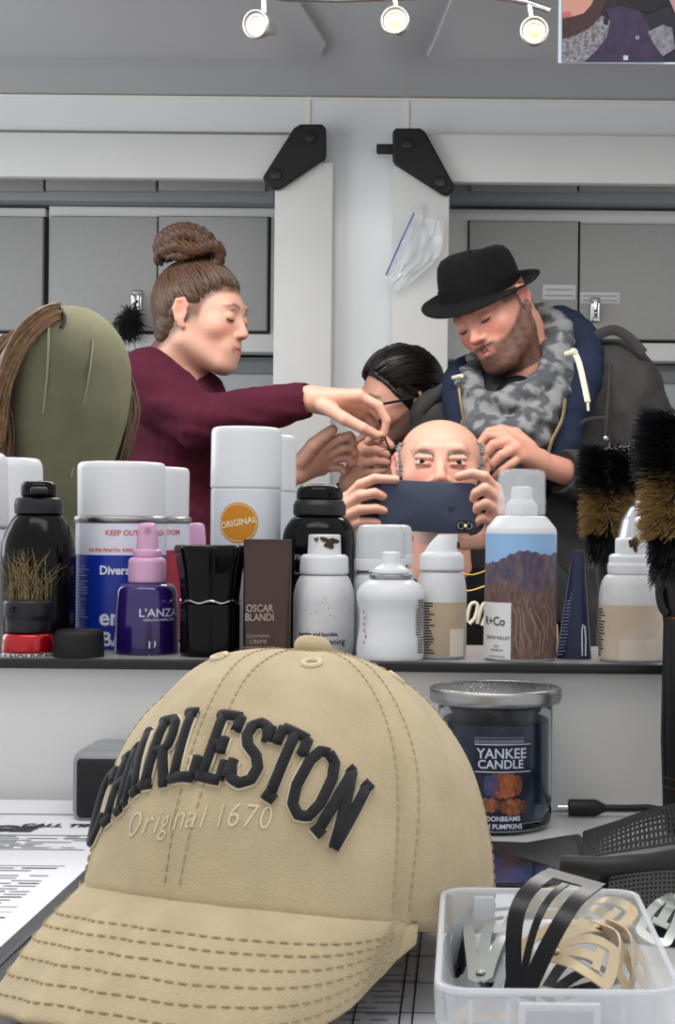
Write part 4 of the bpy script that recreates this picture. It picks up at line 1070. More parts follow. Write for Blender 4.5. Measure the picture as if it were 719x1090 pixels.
# ================================================================ the cap
CT = Vector((xat(310, .668, -.168), .668, -.168)); YAW = math.radians(-24); TILT = math.radians(-13)
cap = thing('baseball_cap', 'sand coloured cotton baseball cap with raised black arched lettering', 'cap', (CT.x, CT.y, DKZ))
Rc = .0865; HC = .114
CM = Matrix.Translation(CT-cap.location)@Matrix.Rotation(YAW, 4, 'Z')@Matrix.Rotation(TILT, 4, 'X')
CMn = np.array(CM)
def xf(V): V = np.asarray(V, float); return V@CMn[:3, :3].T+CMn[:3, 3]
def crown_raw(ph, t):
    """ph: 0 at the front (-y), t: 0 at the rim .. 1 at the button; local metres"""
    ph, t = np.broadcast_arrays(np.asarray(ph, float), np.asarray(t, float))
    fr = np.cos(ph)                           # 1 at front, -1 at back
    e = 2.35+.35*fr
    th = t*PI/2
    r = np.cos(th)**(2/e); z = np.sin(th)**(2/(e-.25))
    ax = Rc*(1.0); ay = Rc*1.08
    lean = .010*np.sin(th)*(fr < 2)
    x = np.sin(ph)*ax*r-.007*np.sin(th)**3; y = -np.cos(ph)*ay*r+.004*np.sin(th)
    zz = HC*z*(1-.02*fr)
    seam = 0
    for k in range(6):
        d = np.abs((ph-k*PI/3+PI) % (2*PI)-PI)*np.maximum(r, .05)*Rc
        seam = seam-.0008*np.exp(-(d/.0022)**2)+.0005*np.exp(-((d-.0045)/.0022)**2)
    wr = .0024*np.sin(ph*5+3*t+1)*t*(1-t)*2+.0020*np.sin(ph*9-7*t)*(1-t)*t*2+.0014*np.sin(ph*17+11*t+2*np.sin(ph*4))*(1-t)
    f = 1+(seam+wr)/Rc
    # soft dent of the unlined cloth under the lettering at the side
    return np.stack([x*f, y*f, zz*(1+.4*(seam+wr)/Rc)], -1)
def crown(ph, t, off=0):
    p = crown_raw(ph, t)
    if np.any(np.asarray(off) != 0):
        e = 1e-3; a = crown_raw(np.asarray(ph)+e, t)-p; b = crown_raw(ph, np.minimum(np.asarray(t)+e, .9999))-p
        n = np.cross(a, b); n /= np.linalg.norm(n, axis=-1)[..., None]+1e-12
        p = p+n*np.asarray(off)[..., None] if np.ndim(off) else p+n*off
    return p
M_cap = mat('cap_cotton', 'c9b795', .85, noise=.12, nscale=45, bump=.5, bscale=1500, sheen=.15, spec=.2)
M_capin = mat('cap_inside', '8c7d62', .9)
ph = np.linspace(0, 2*PI, 241)[:-1]; tt = np.concatenate([np.linspace(0, .9, 50), np.linspace(.91, .999, 14)])
G = crown(ph[None, :], tt[:, None]); mb = MB()
inner = G[::-1].copy(); ctr = np.array([0, 0, .03]); inner = ctr+(inner-ctr)*.975; inner[-1, :, 2] = G[0, :, 2]
V = np.concatenate([inner[-1:], G]); mb.grid(xf(G), closed=True); mb.grid(xf(inner), closed=True); mb.grid(xf(np.stack([inner[-1], G[0]])), closed=True)
crown_o = mb.build('crown', M_cap, cap, angle=0)
# button
b0 = crown_raw(0, .999)
mb = MB().lathe(rnd([(0, .0075), (.006, .007), (.0085, .004), (.0085, .001), (.006, -.002), (0, -.002)], .002), 28)
mb.v[0] = xf(mb.v[0]+[b0[0], b0[1], HC-.001]); mb.build('button', M_cap, cap)
# stitches
M_st = mat('stitch_thread', 'ab9b77', .8); M_st2 = mat('stitch_pale', 'd6c9a8', .8)
def stitches(name, pts, m, parent, ln=.0028, gap=.0014, r=.00038):
    P = np.array(pts); d = np.concatenate([[0], np.cumsum(np.linalg.norm(np.diff(P, axis=0), axis=1))]); mb = MB(); q = 0
    f = lambda u: np.array([np.interp(u, d, P[:, i]) for i in range(3)])
    while q+ln < d[-1]: mb.tube([f(q), f(q+ln/2), f(q+ln)], [r*.6, r, r*.6], 5); q += ln+gap
    return mb.build(name, m, parent)
for k in range(6):
    for sgn in (-1, 1):
        t_ = np.linspace(.03, .97, 60); th = t_*PI/2; rloc = np.maximum(np.cos(th), .06)*Rc
        stitches('seam_stitching', xf(crown(k*PI/3+sgn*.0042/rloc, t_, .0003)), M_st, crown_o)
a = np.linspace(-1.3, 1.3, 120); 
# eyelets
for k in range(6):
    phe = k*PI/3+PI/6; p = crown(np.array([phe]), np.array([.72]), .0006)[0]
    A = np.linspace(0, 2*PI, 17)
    u = crown(phe+np.cos(A)*.0034/(Rc*.5), .72+np.sin(A)*.0034/(Rc*1.5), .0005)
    MB().tube(xf(u), .0011, 6, caps=False).build('eyelet', M_st2, crown_o)

# brim
def brim_pt(u, v):
    """u -1..1 across, v 0 at the crown .. 1 at the outer edge"""
    u, v = np.broadcast_arrays(np.asarray(u, float), np.asarray(v, float))
    ph = u*math.radians(63)
    base = crown_raw(ph, 0*ph+.0)
    shp = np.sqrt(np.maximum(0, 1-np.abs(u)**2.6)); ext = .056*shp
    y = base[..., 1]+.002-ext*v; x = base[..., 0]*(1+.06*v*(1-u*u))
    X = x/(Rc*1.02)
    z = .004-v*shp*(.042+.008*X*X)-.010*v*v*np.abs(X)**2+.006*np.sin(PI*v)*shp
    return np.stack([x, y, z], -1)
U = np.linspace(-1, 1, 100); Vv = np.linspace(0, 1, 40)
top = brim_pt(U[None, :], Vv[:, None]); n = np.zeros_like(top)
du = np.gradient(top, axis=1); dv = np.gradient(top, axis=0); n = np.cross(du, dv); n /= np.linalg.norm(n, axis=-1)[..., None]+1e-12
n[n[..., 2] < 0] *= -1
bot = top-n*.0034
mid = (top+bot)/2
def edge_round(a, b):  # small rounded lip on the outer edge
    o = []
    for q in np.linspace(0, PI, 7)[1:-1]:
        c = (a[-1]+b[-1])/2; h = (a[-1]-b[-1])/2; out = (a[-1]-a[-2]); out /= np.linalg.norm(out, axis=-1)[..., None]+1e-12
        o.append(c+h*math.cos(q)+out*.0022*math.sin(q))
    return np.array(o)
mb = MB(); mb.grid(xf(np.concatenate([top, edge_round(top, bot), bot[::-1]])))
brim = mb.build('brim', M_cap, cap, angle=0)
for k, v in enumerate((.40, .51, .62, .73, .84, .94, .96)[:6]):
    pts_ = brim_pt(np.linspace(-.985, .985, 200), np.full(200, v))
    pts_[:, 2] += .0007
    stitches('brim_stitching', xf(pts_), M_st, brim, .0034, .0016, .00042)
# embroidered letters: thick raised strokes with serifs
LET = {
 'C': [[(.92, .72), (.92, .98)], [(.92, .80), (.78, .95), (.5, 1), (.22, .93), (.08, .7), (.08, .3), (.22, .07), (.5, 0), (.78, .05), (.92, .22)]],
 'H': [[(.2, 0), (.2, 1)], [(.8, 0), (.8, 1)], [(.2, .5), (.8, .5)], [(.03, 0), (.37, 0)], [(.03, 1), (.37, 1)], [(.63, 0), (.97, 0)], [(.63, 1), (.97, 1)]],
 'A': [[(.17, 0), (.5, 1)], [(.83, 0), (.5, 1)], [(.3, .33), (.7, .33)], [(.02, 0), (.32, 0)], [(.68, 0), (.98, 0)], [(.36, 1), (.6, 1)]],
 'R': [[(.2, 0), (.2, 1)], [(.2, 1), (.62, 1), (.82, .9), (.85, .72), (.76, .55), (.55, .48), (.2, .48)], [(.55, .48), (.72, .2), (.84, 0)], [(.03, 0), (.4, 0)], [(.7, 0), (1, 0)], [(.05, 1), (.3, 1)]],
 'L': [[(.28, 0), (.28, 1)], [(.08, 1), (.5, 1)], [(.08, 0), (.92, 0)], [(.92, 0), (.92, .3)]],
 'E': [[(.24, 0), (.24, 1)], [(.06, 1), (.9, 1)], [(.06, 0), (.92, 0)], [(.9, 1), (.9, .75)], [(.92, 0), (.92, .27)], [(.24, .5), (.62, .5)], [(.62, .38), (.62, .62)]],
 'S': [[(.86, .72), (.86, .98)], [(.86, .8), (.7, .97), (.42, 1), (.17, .9), (.13, .7), (.3, .56), (.7, .45), (.88, .3), (.82, .1), (.55, 0), (.28, .03), (.12, .2)], [(.12, .02), (.12, .28)]],
 'T': [[(.5, 0), (.5, 1)], [(.06, 1), (.94, 1)], [(.06, 1), (.06, .72)], [(.94, 1), (.94, .72)], [(.3, 0), (.7, 0)]],
 'O': [[(.5, 1), (.22, .93), (.08, .7), (.08, .3), (.22, .07), (.5, 0), (.78, .07), (.92, .3), (.92, .7), (.78, .93), (.5, 1)]],
 'N': [[(.2, 0), (.2, 1)], [(.2, 1), (.8, 0)], [(.8, 0), (.8, 1)], [(.03, 0), (.38, 0)], [(.03, 1), (.25, 1)], [(.64, 1), (.97, 1)]],
}
def on_cap(P, off):
    """arc coordinates: P (x metres along the front, y metres up) -> crown surface"""
    P = np.array(P, float); phq = P[:, 0]/(Rc*1.03); tq = P[:, 1]/(HC*1.18)
    return crown(phq, np.clip(tq, .002, .99), off)
M_emb = mat('black_embroidery', '15161c', .75, bump=.6, bscale=1600, sheen=.1); M_embo = mat('outline_thread', 'd9cfb4', .8)
LW, LH, RAD = .0134, .0240, .109
word = 'CHARLESTON'; mbs = MB(); mbo = MB(); step = .0157
for i, ch in enumerate(word):
    sdist = (i-4.5)*step; ang = sdist/RAD*.872
    for st in LET[ch]:
        P = []
        for (ax_, ay_), (bx_, by_) in zip(st, st[1:]):
            for q in np.linspace(0, 1, 5)[(0 if not P else 1):]: P.append((ax_+(bx_-ax_)*q, ay_+(by_-ay_)*q))
        out = []
        for (lx, ly) in P:
            X = (lx-.5)*LW; Yq = RAD+ly*LH
            out.append((Yq*math.sin(ang)*1.0+X*math.cos(ang), Yq*math.cos(ang)-X*math.sin(ang)-RAD+.0325+.050*sdist))
        out = np.array(out)
        w = on_cap(out, .0012); nrm = (on_cap(out, .003)-w).mean(0)
        mbs.tube(xf(w), .0023, 10, flat=.8, up=tuple(np.array(CM.to_3x3())@nrm))
        w2 = on_cap(out, .0002); mbo.tube(xf(w2), .0030, 8, flat=.3, up=tuple(np.array(CM.to_3x3())@nrm))
mbs.build('lettering', M_emb, crown_o, angle=0); mbo.build('letter_outline', M_embo, crown_o, angle=0)
V, f = text_geo('Original 1670', .0108, -.0001, 'CENTER', .12, 1.12)
mb = MB(); mb.add(xf(on_cap(np.stack([V[:, 0]*.98+.003, V[:, 1]*.92+.0205+.10*V[:, 0]-1.0*V[:, 0]**2], 1), .0006)), f); mb.build('small_lettering', M_st2, crown_o)
# ================================================================ people seen in the mirror
def world(V, Y0):
    V = np.asarray(V, float); s = Y0/F
    dx = V[..., 0]-PX0; dy = -V[..., 2]-PY0
    return np.stack([(dx*cr+dy*sr)*s, Y0+V[..., 1]*s, (dx*sr-dy*cr)*s], -1)
def unit(v): v = np.array(v, float); return v/np.linalg.norm(v)
class Frame:
    """head axes in picture space: x right, d away, u up; local head: -y forward, z up (metres)"""
    def __init__(s, c, fwd, up, k):
        f = unit(fwd); u = np.array(up, float); u = unit(u-f*np.dot(u, f)); y = -f; x = np.cross(y, u)
        s.R = np.stack([x, y, u], 1); s.c = np.array(c, float); s.k = k
    def T(s, h): return s.c+(np.array(h, float)*s.k)@s.R.T
    def inv(s, V): return ((np.asarray(V)-s.c)@s.R)/s.k
def sst(a, b, x): t = np.clip((x-a)/(b-a), 0, 1); return t*t*(3-2*t)
def add_head(S, f, top=1.0, jaw=1.0, nose=1.0, lids=True, chin=1.0, fem=0):
    k = f.k; R = f.R; T = f.T
    E = lambda c, r, kk, mode='add', RR=None: S.ell(T(c), np.array(r)*k, R if RR is None else R@RR, kk*k, mode)
    Cn = lambda a, b, ra, rb, kk, mode='add': S.cone(T(a), T(b), ra*k, rb*k, kk*k, mode)
    E((0, .012, .032), (.0735, .094, .088*top), 0)
    E((0, -.022, .005), (.066, .070, .072), .02)
    E((0, -.030, -.045), (.054*jaw, .058, .062), .03)
    E((0, -.070, -.093*chin), (.021*jaw, .020, .019), .03)
    for sx in (-1, 1):
        Cn((sx*.050*jaw, .004, -.050), (sx*.022*jaw, -.062, -.090*chin), .016, .015, .03)
        E((sx*.043, -.058, -.018), (.019, .017, .016), .025)
    Cn((-.032, -.080, .028), (.032, -.080, .028), .0125, .0125, .016)
    for sx in (-1, 1): E((sx*.0315, -.097, .008), (.0165, .013, .0115), .012, 'sub')
    # nose
    Cn((0, -.086, .016), (0, -.104*1.0, -.020), .0072, .0085, .010)
    E((0, -.1085-.004*(nose-1)+.004*fem, -.026), (.0092*nose, .0105, .0085), .008)
    for sx in (-1, 1): E((sx*.0108*nose, -.098, -.029), (.0068, .0085, .0062), .006)
    for sx in (-1, 1): E((sx*.0055, -.104, -.0355), (.0028, .004, .0028), .002, 'sub')
    # muzzle and lips
    E((0, -.077, -.058), (.033, .0185, .022), .018)
    for sx in (-1, 1):
        Cn((0, -.0935, -.0550), (sx*.023, -.0800, -.0590), .0040, .0025, .004)
        Cn((0, -.0925, -.0652), (sx*.021, -.0800, -.0610), .0046, .0026, .004)
    [Cn((0, -.0985, -.0595), (sx*.025, -.0835, -.0600), .0016, .0012, .003, 'sub') for sx in (-1, 1)]
    # eyes: lid bulges
    for sx in (-1, 1):
        if lids: E((sx*.0315, -.0815, .0070), (.0150, .0110, .0112), .004)
        else:
            Cn((sx*.019, -.0915, .0115), (sx*.043, -.087, .0125), .0055, .0045, .004); Cn((sx*.020, -.0905, .0012), (sx*.043, -.0855, .002), .0042, .0035, .004)
    # ears
    for sx in (-1, 1):
        a = sx*.25; RR = np.array([[math.cos(a), math.sin(a), 0], [-math.sin(a), math.cos(a), 0], [0, 0, 1]])
        pts = [(sx*.074, .004, -.026), (sx*.080, .014, -.012), (sx*.085, .022, .008), (sx*.084, .018, .026), (sx*.079, .006, .030), (sx*.075, -.002, .018)]
        S.chain([T(p) for p in pts], [k*q for q in (.0062, .0052, .0048, .0045, .0045, .004)], .008*k, kj=.004*k)
        E((sx*.077, .010, .003), (.0052, .014, .024), .006, 'add', RR)
        E((sx*.0835, .007, .004), (.005, .007, .011), .003, 'sub', RR)
def skin_cols(V, f, base, lips='b4635c', cheek='c9695c', beard=None, scalp=None, seed=0, brow=None, fem=0, bz=.0285):
    V = np.asarray(V); b = np.array(lin(base)); n = len(V)
    c = np.repeat(b[None, :], n, 0)
    mott = wob(V[:, 0], V[:, 1], V[:, 2], 9, seed)[:, None]; c *= 1+.05*mott
    h = f.inv(V); x, y, z = h.T
    near = (np.abs(x) < .1) & (np.abs(y) < .13) & (z > -.13) & (z < .14)
    mix = lambda m, col: c+(np.array(lin(col))-c)*(m*near)[:, None]
    c = mix(.45*np.exp(-(((np.abs(x)-.043)/.02)**2+((z+.022)/.022)**2))*(y < -.02), cheek)
    c = mix(.5*np.exp(-((x/.012)**2+((z+.026)/.014)**2))*(y < -.095), cheek)
    c = mix(.45*np.exp(-((y-.01)/.03)**2)*sst(.074, .081, np.abs(x)), cheek)
    lipm = np.exp(-((z+.0603)/.0078)**4)*sst(.026, .019, np.abs(x))*(y < -.074)
    if beard:
        nz = wob(V[:, 0], V[:, 1], V[:, 2], 2.2, seed+3)*.5+.5
        thr = -.046+.62*np.maximum(0, y+.070)
        m = sst(-.004, .008, thr-z)*(y < .012)
        m = np.maximum(m, sst(.034, .026, np.abs(x))*sst(-.041, -.046, z)*(y < -.07))
        m = np.maximum(m, .9*sst(.012, .0, np.abs(y+.002))*(z < .03)*(z > -.06)*(np.abs(x) > .05)*(np.abs(x) < .0765))
        m *= 1-.75*lipm; c = mix(m*(.74+.2*nz), beard)
    c = mix(.8*lipm, lips)
    if scalp:
        col, fn = scalp; nz = wob(V[:, 0], V[:, 1], V[:, 2], 2., seed+5)*.5+.5
        c = mix(fn(x, y, z)*(.75+.25*nz), col)
    if brow:
        m = np.exp(-((z-bz-.004*sst(.01, .03, np.abs(x))+.006*sst(.035, .05, np.abs(x)))/.0042)**2)*sst(.010, .016, np.abs(x))*sst(.052, .044, np.abs(x))*(y < -.05)
        c = mix(.85*m, brow)
    return c
M_skin = mat('skin', 'c99a86', .48, attr='col', sss=.12, bump=.08, bscale=350)
def person(label, cx, base_py, Y0, group=None):
    p = world([cx, 20, -base_py], Y0); return thing('person', label, 'person', (p[0], p[1], FLZ))
def put(S, name, m, P, Y0, cols=None, parent=None, relax=1):
    V, Q = S.extract(); col = cols(V) if cols else None
    return sdf_obj(name, world(V, Y0), Q, m, parent or P, loc=-P.location, cols=col, relax=relax)
def ptube(mb, pts, r, Y0, seg=6, **k):
    s = Y0/F; return mb.tube(world(pts, Y0), np.asarray(r)*s, seg, **k)
def smooth_path(pts, n=24):
    P = np.array(pts, float); m = len(P); t = np.linspace(0, m-1, n); out = []
    for q in t:
        i = min(int(q), m-2); u = q-i; p0 = P[max(i-1, 0)]; p1 = P[i]; p2 = P[i+1]; p3 = P[min(i+2, m-1)]
        out.append(.5*((2*p1)+(-p0+p2)*u+(2*p0-5*p1+4*p2-p3)*u*u+(-p0+3*p1-3*p2+p3)*u**3))
    return np.array(out)
def hand(S, wrist, wr, knuck, kr, fingers, thumb, fr=4.6, kp=5):
    """wrist point, four knuckles, four finger chains (from the knuckle on) and the thumb chain, all in picture space"""
    w = np.array(wrist, float); K = [np.array(q, float) for q in knuck]
    for q in K: S.cone(w+(q-w)*.08, q, wr*.72, kr, kp)
    for a, b in zip(K, K[1:]): S.cone(a, b, kr, kr, 3); S.cone((a+w)/2, (b+w)/2, kr*1.05, kr*1.05, 3)
    for i, (q, ch) in enumerate(zip(K, fingers)):
        r0 = fr*(1.0, 1.05, .98, .85)[i]
        pts = [q]+[np.array(p, float) for p in ch]; n = len(pts)
        S.chain(pts, [r0*(1.08-.3*j/(n-1)) for j in range(n)], 1.2, kj=.8)
    t = [np.array(p, float) for p in thumb]; n = len(t)
    S.chain(t, [fr*(1.5-.55*j/(n-1)) for j in range(n)], 3, kj=1.5)
def eyes(f, P, Y0, iris, look=(0, -1, -.1)):
    s = Y0/F
    for sx in (-1, 1):
        c = f.T((sx*.0315, -.0815, .0065)); d = unit(f.R@np.array(look, float)); r = .0112*f.k
        up = np.array([0, 0, 1.]) if abs(d[2]) < .9 else np.array([1., 0, 0]); a = unit(np.cross(up, d)); b = np.cross(d, a)
        mb = MB(); mb.ball((0, 0, 0), r, 20); V = mb.v[0]; mb.v[0] = world(V+c, Y0)
        e = mb.build('eye', mat('eye_white', 'd8d0ca', .2, coat=.4), P, loc=-P.location)
        for nm, rr, off, col in (('iris', .5, .02, iris), ('pupil', .24, .04, '0c0a0a')):
            A = np.linspace(0, 2*PI, 20, endpoint=False); ring = lambda q: c+d*(math.sqrt(max(0, r*r-(rr*q*r)**2))+off*r)+(np.cos(A)[:, None]*a+np.sin(A)[:, None]*b)*rr*r*q
            MB().grid(world(np.stack([ring(.02), ring(.6), ring(1)]), Y0), closed=True).build(nm, mat('eye_'+col, col, .15), e, loc=None)
def lash(f, P, Y0, z=-.0015, col='2a1d18', r=.9):
    mb = MB()
    for sx in (-1, 1):
        pts = [f.T((sx*(.0315+.0145*math.sin(a)), -.0815-.0100*math.cos(a)*math.cos(.5), z+.0035*(1-math.cos(a)))) for a in np.linspace(-1.25, 1.25, 12)]
        ptube(mb, pts, [r*(.5+.5*math.cos(q)) for q in np.linspace(-1.4, 1.4, 12)], Y0)
    mb.build('eyelashes', mat('lash_'+col, col, .6), P, loc=-P.location)
def brows(f, P, Y0, col, n=46, ln=.010, lift=0, thick=.55, seed=1, z0=.0275):
    r = np.random.default_rng(seed)
    for sx in (-1, 1):
        mb = MB()
        for i in range(n):
            t = r.uniform(); x = .012+.030*t; z = z0+.006*math.sin(t*2.3)+lift*(t-.5)+r.normal()*.0016; y = -.0930+.022*t*t-.0005
            a = np.array([sx*x, y, z]); d = np.array([sx*(.35+.6*t), .18+.3*t, .55-1.0*t+r.normal()*.15])*ln
            ptube(mb, [f.T(a), f.T(a+d*.5+[0, -.0008, 0]), f.T(a+d)], [thick, thick, thick*.4], Y0, 4)
        mb.build('eyebrow', mat('brow_'+col, col, .7), P, loc=-P.location)
def shoes_legs(P, Y0, xs, hip_py, label_m, d=20, spread=0):
    """trousers and shoes down to the floor"""
    s = Y0/F; m = MB(); 
    tr = MB(); xs_ = []
    zf = FLZ
    for q in xs:
        hip = world([q, d, -hip_py], Y0); an = np.array([hip[0], hip[1]+.02, zf+.08])
        tr.tube([hip, hip*.6+an*.4+[0, -.015, 0], hip*.45+an*.55+[0, -.02, 0], an], [.088, .072, .066, .056], 16)
        sh_ = MB(); sh_.ball((an[0], an[1]-.05, zf+.045), (.048, .13, .045), 16); sh_.box((an[0]-.045, an[1]-.17, zf+.001), (an[0]+.045, an[1]+.07, zf+.02), .008)
        sh_.build('shoe', M_blackm, P, loc=-P.location)
    tr.build('trousers', label_m, P, loc=-P.location)
def cloth_mat(name, col, **k): return mat(name, col, .85, noise=k.pop('noise', .12), nscale=k.pop('nscale', 25), bump=k.pop('bump', .25), bscale=k.pop('bscale', 700), spec=.15, **k)
M_denim = cloth_mat('dark_denim', '20242e')

# ---------------------------------------------------------------- woman with the bun
Y0 = 2.85; P = person('woman in a maroon sweater with brown hair in a bun, reaching right with both hands', 190, 620, Y0)
fw = Frame((215, 0, -340), (.945, -.31, -.12), (.12, 0, 1), 490)
S = Sdf((120, -130, -720), (432, 110, -255), 1.25)
add_head(S, fw, jaw=.93, nose=.95, fem=1)
S.cone(fw.T((0, .028, -.045)), (180, 20, -395), 27, 30, 14)
S.cone((180, 20, -395), (188, 20, -440), 34, 50, 14); S.ell((190, 20, -560), (46, 60, 150), None, 20)
S.cone((178, -35, -420), (228, -70, -452), 25, 20, 10); S.cone((228, -70, -452), (336, -75, -430), 18, 11.5, 4)
hand(S, (334, -75, -430), 16, [(388, -84, -428), (394, -76, -435), (391, -68, -443), (384, -61, -449)], 6.6,
     [[(408, -84, -438), (416, -82, -453), (413, -79, -467)], [(411, -73, -449), (413, -70, -462), (408, -69, -472)], [(403, -62, -457), (401, -60, -467), (395, -61, -473)], [(393, -55, -459), (391, -55, -467), (386, -56, -471)]],
     [(352, -84, -438), (374, -90, -452), (392, -88, -461), (406, -82, -468)], 5.0)
S.cone((205, 55, -430), (255, 30, -530), 24, 18, 8); S.cone((255, 30, -530), (318, -30, -505), 16, 11, 4)
hand(S, (318, -30, -505), 14, [(350, -44, -478), (353, -36, -485), (351, -28, -493), (345, -21, -500)], 6.4,
     [[(366, -50, -470), (376, -50, -467), (381, -46, -473)], [(368, -43, -479), (378, -41, -478), (381, -38, -484)], [(365, -35, -488), (374, -33, -489), (377, -31, -494)], [(357, -28, -498), (365, -26, -499), (368, -25, -503)]],
     [(326, -42, -492), (340, -54, -476), (350, -57, -468), (359, -57, -461)], 5.8)
body = put(S, 'body', M_skin, P, Y0, lambda V: skin_cols(V, fw, 'cf9f8a', lips='b25f5c', cheek='d88474', seed=1, brow='5a3d30', scalp=('523a2c', lambda x, y, z: sst(.82, 1.0, np.sqrt(((y+.092)/.07)**2+((z+.012)/.082)**2))*(np.abs(x) < .0765)*sst(-.022, .010, z+.9*np.maximum(0, y+.012)))))
lash(fw, P, Y0)
# sweater
S = Sdf((105, -130, -730), (352, 120, -340), 1.5)
S.cone((152, 22, -396), (205, 22, -418), 26, 28, 0); S.ell((190, 22, -560), (58, 74, 170), None, 25)
S.cone((150, 30, -400), (168, 25, -470), 22, 40, 20)
S.cone((166, -40, -412), (224, -68, -453), 38, 29, 18); S.cone((224, -68, -453), (342, -75, -431), 26, 17, 8)
S.cone((200, 60, -425), (255, 32, -530), 34, 26, 14); S.cone((255, 32, -530), (312, -26, -507), 24, 17, 6)
S.warp(lambda x, y, z: 3.2*wob(x*.8, y, z*1.6, 15, 3)+.7*wob(x*1.5, y, z, 7, 4))
S.ell((197, -2, -374), (33, 40, 33), None, 3, 'sub'); S.cone((205, -20, -395), (232, -50, -415), 16, 11, 3, 'sub')
S.half((342, -75, -431), (.98, -.05, .18)) if False else None
S.cone((345, -75, -430.5), (372, -76, -426), 19, 19, 0, 'sub'); S.cone((316, -30, -505.5), (334, -45, -497), 18, 18, 0, 'sub')
M_sw = cloth_mat('maroon_knit', '4b1a2b', bscale=900)
sw = put(S, 'sweater', M_sw, P, Y0, relax=2)
S = Sdf((150, -110, -600), (262, 90, -385), 1.5); S.ell((212, -12, -445), (26, 50, 34), None); S.ell((200, -10, -390), (34, 44, 30), None, 3, 'sub')
put(S, 'undershirt', cloth_mat('navy_undershirt', '1c2231'), P, Y0)
# hair: combed shell, strands and the bun
S = Sdf((130, -80, -420), (285, 90, -225), 1.2); k = fw.k
S.ell(fw.T((0, .016, .034)), np.array((.079, .098, .094))*k, fw.R)
S.ell(fw.T((0, .060, -.030)), np.array((.060, .042, .050))*k, fw.R, 12)
S.ell(fw.T((0, -.092, -.012)), np.array((.14, .072, .084))*k, fw.R, 14, 'sub')
for sx in (-1, 1):
    S.ell(fw.T((sx*.080, -.006, -.026)), np.array((.03, .036, .050))*k, fw.R, 6, 'sub')
S.warp(lambda x, y, z: .5*np.sin(.42*x+.5*z+1.2*wob(x, y, z, 40, 2))+.4*wob(x, y, z, 4, 8))
def hair_strands(mb, starts, ends, fr, ell_c, ell_r, n, Y0, seed, thick=.9, lift=1.02):
    r = np.random.default_rng(seed); c = np.array(ell_c); rr = np.array(ell_r)
    for i in range(n):
        t = r.uniform(); j = t*(len(starts)-1); a = min(int(j), len(starts)-2); u = j-a
        p = np.array(starts[a])*(1-u)+np.array(starts[a+1])*u+r.normal(size=3)*.003; e = np.array(ends)+r.normal(size=3)*.008
        pts = []
        for q in np.linspace(0, 1, 12):
            w = p*(1-q)+e*q; v = (w-c)/rr; v = v/np.linalg.norm(v)*(lift-.07+.075*float(sst(0, .22, q))+.010*math.sin(i)*min(1, q*4)+.022*math.sin(PI*q)); pts.append(fr.T(c+v*rr))
        ptube(mb, pts, [thick*.12, thick*.4, thick*.75]+[thick]*8+[thick*.5], Y0, 5)
M_hair_w = mat('brown_hair', '523a2c', .42, noise=.45, nscale=110, stretch=(1, 1, 3), spec=.35)
hr = put(S, 'hair', M_hair_w, P, Y0)
mb = MB(); hl = [(0, -.083, .074), (.035, -.074, .064), (.060, -.048, .046), (.074, -.026, .018), (.078, .012, .034), (.077, .032, .005), (.070, .050, -.030), (.045, .085, -.055)]
end = (0, .066, .108)
for sgn in (1, -1): hair_strands(mb, [(sgn*a, b, c) for a, b, c in hl], end, fw, (0, .016, .034), (.079, .098, .094), 230, Y0, 5+sgn, 1.0)
mb.build('hair_strands', mat('brown_strands', '5d4434', .4, noise=.5, nscale=200, spec=.4), hr)['kind'] = 'stuff'
bc = np.array([203, 4, -257]); S = Sdf((150, -40, -295), (258, 60, -225), 1.0)
LOOPS = [[(170, 0, -278), (172, -8, -260), (184, -10, -249), (203, -6, -245), (221, -2, -252), (229, 4, -265)],
 [(174, -16, -272), (192, -26, -266), (212, -26, -270), (229, -20, -265), (236, -14, -272), (232, -12, -283), (216, -16, -285)],
 [(180, -16, -261), (194, -22, -253), (212, -20, -255), (218, -18, -265), (203, -24, -275), (184, -20, -276)],
 [(176, 14, -272), (190, 20, -256), (212, 20, -254), (230, 12, -268)]]
S.ell(bc+[2, 0, -9], (27, 19, 14), None, 3)
for lp in LOOPS:
    q = smooth_path(lp, 22); S.chain(list(q), [4.3+2.5*math.sin(PI*min(1, .15+i/24)) for i in range(22)], 1.2, kj=2)
S.warp(lambda x, y, z: .8*np.sin(.9*x+.6*z+.5*y)+.6*wob(x, y, z, 5, 12))
put(S, 'bun', M_hair_w, P, Y0, parent=hr)
mb = MB(); r = np.random.default_rng(3)
for i in range(170):
    q = smooth_path(LOOPS[i % 3], 30); a0 = r.integers(0, 14); th_ = r.uniform(-2.4, .6); o_ = np.array([0, -5.6*math.cos(th_*.6)-.5, 6.3*math.sin(th_*1.3)])
    pts = [p+o_*(.55+.45*math.sin(PI*min(1, .15+(a0+j)/33))) for j, p in enumerate(q[a0:a0+15])]
    ptube(mb, pts, [.2]+[.75]*13+[.2], Y0, 4)
mb.build('bun_strands', mat('bun_strand', '5f3f2a', .4, noise=.4, nscale=200), hr)['kind'] = 'stuff'
for o_ in kids(hr): o_.location = (0, 0, 0) if o_.name.startswith('hair_strands') or o_.name.startswith('bun_strands') else o_.location
for o_ in kids(hr): o_.location = (0, 0, 0)
mb = MB(); A = np.linspace(0, 2*PI, 15); ptube(mb, [np.array([407+1*math.sin(a), -78+4*math.cos(a), -440+5.2*math.sin(a)]) for a in A], 1.0, Y0, 6, caps=False); mb.build('ring', M_chrome, P, loc=-P.location)
mb = MB(); q = fw.T((.083, .006, -.026)); mb.ball(world(q+np.array([0, -1, 0]), Y0), .0022, 10); q = fw.T((-.083, .006, -.026)); mb.ball(world(q+np.array([0, -1, 0]), Y0), .0022, 10); mb.build('ear_stud', M_chrome, P, loc=-P.location)
shoes_legs(P, Y0, (172, 206), 690, M_denim)
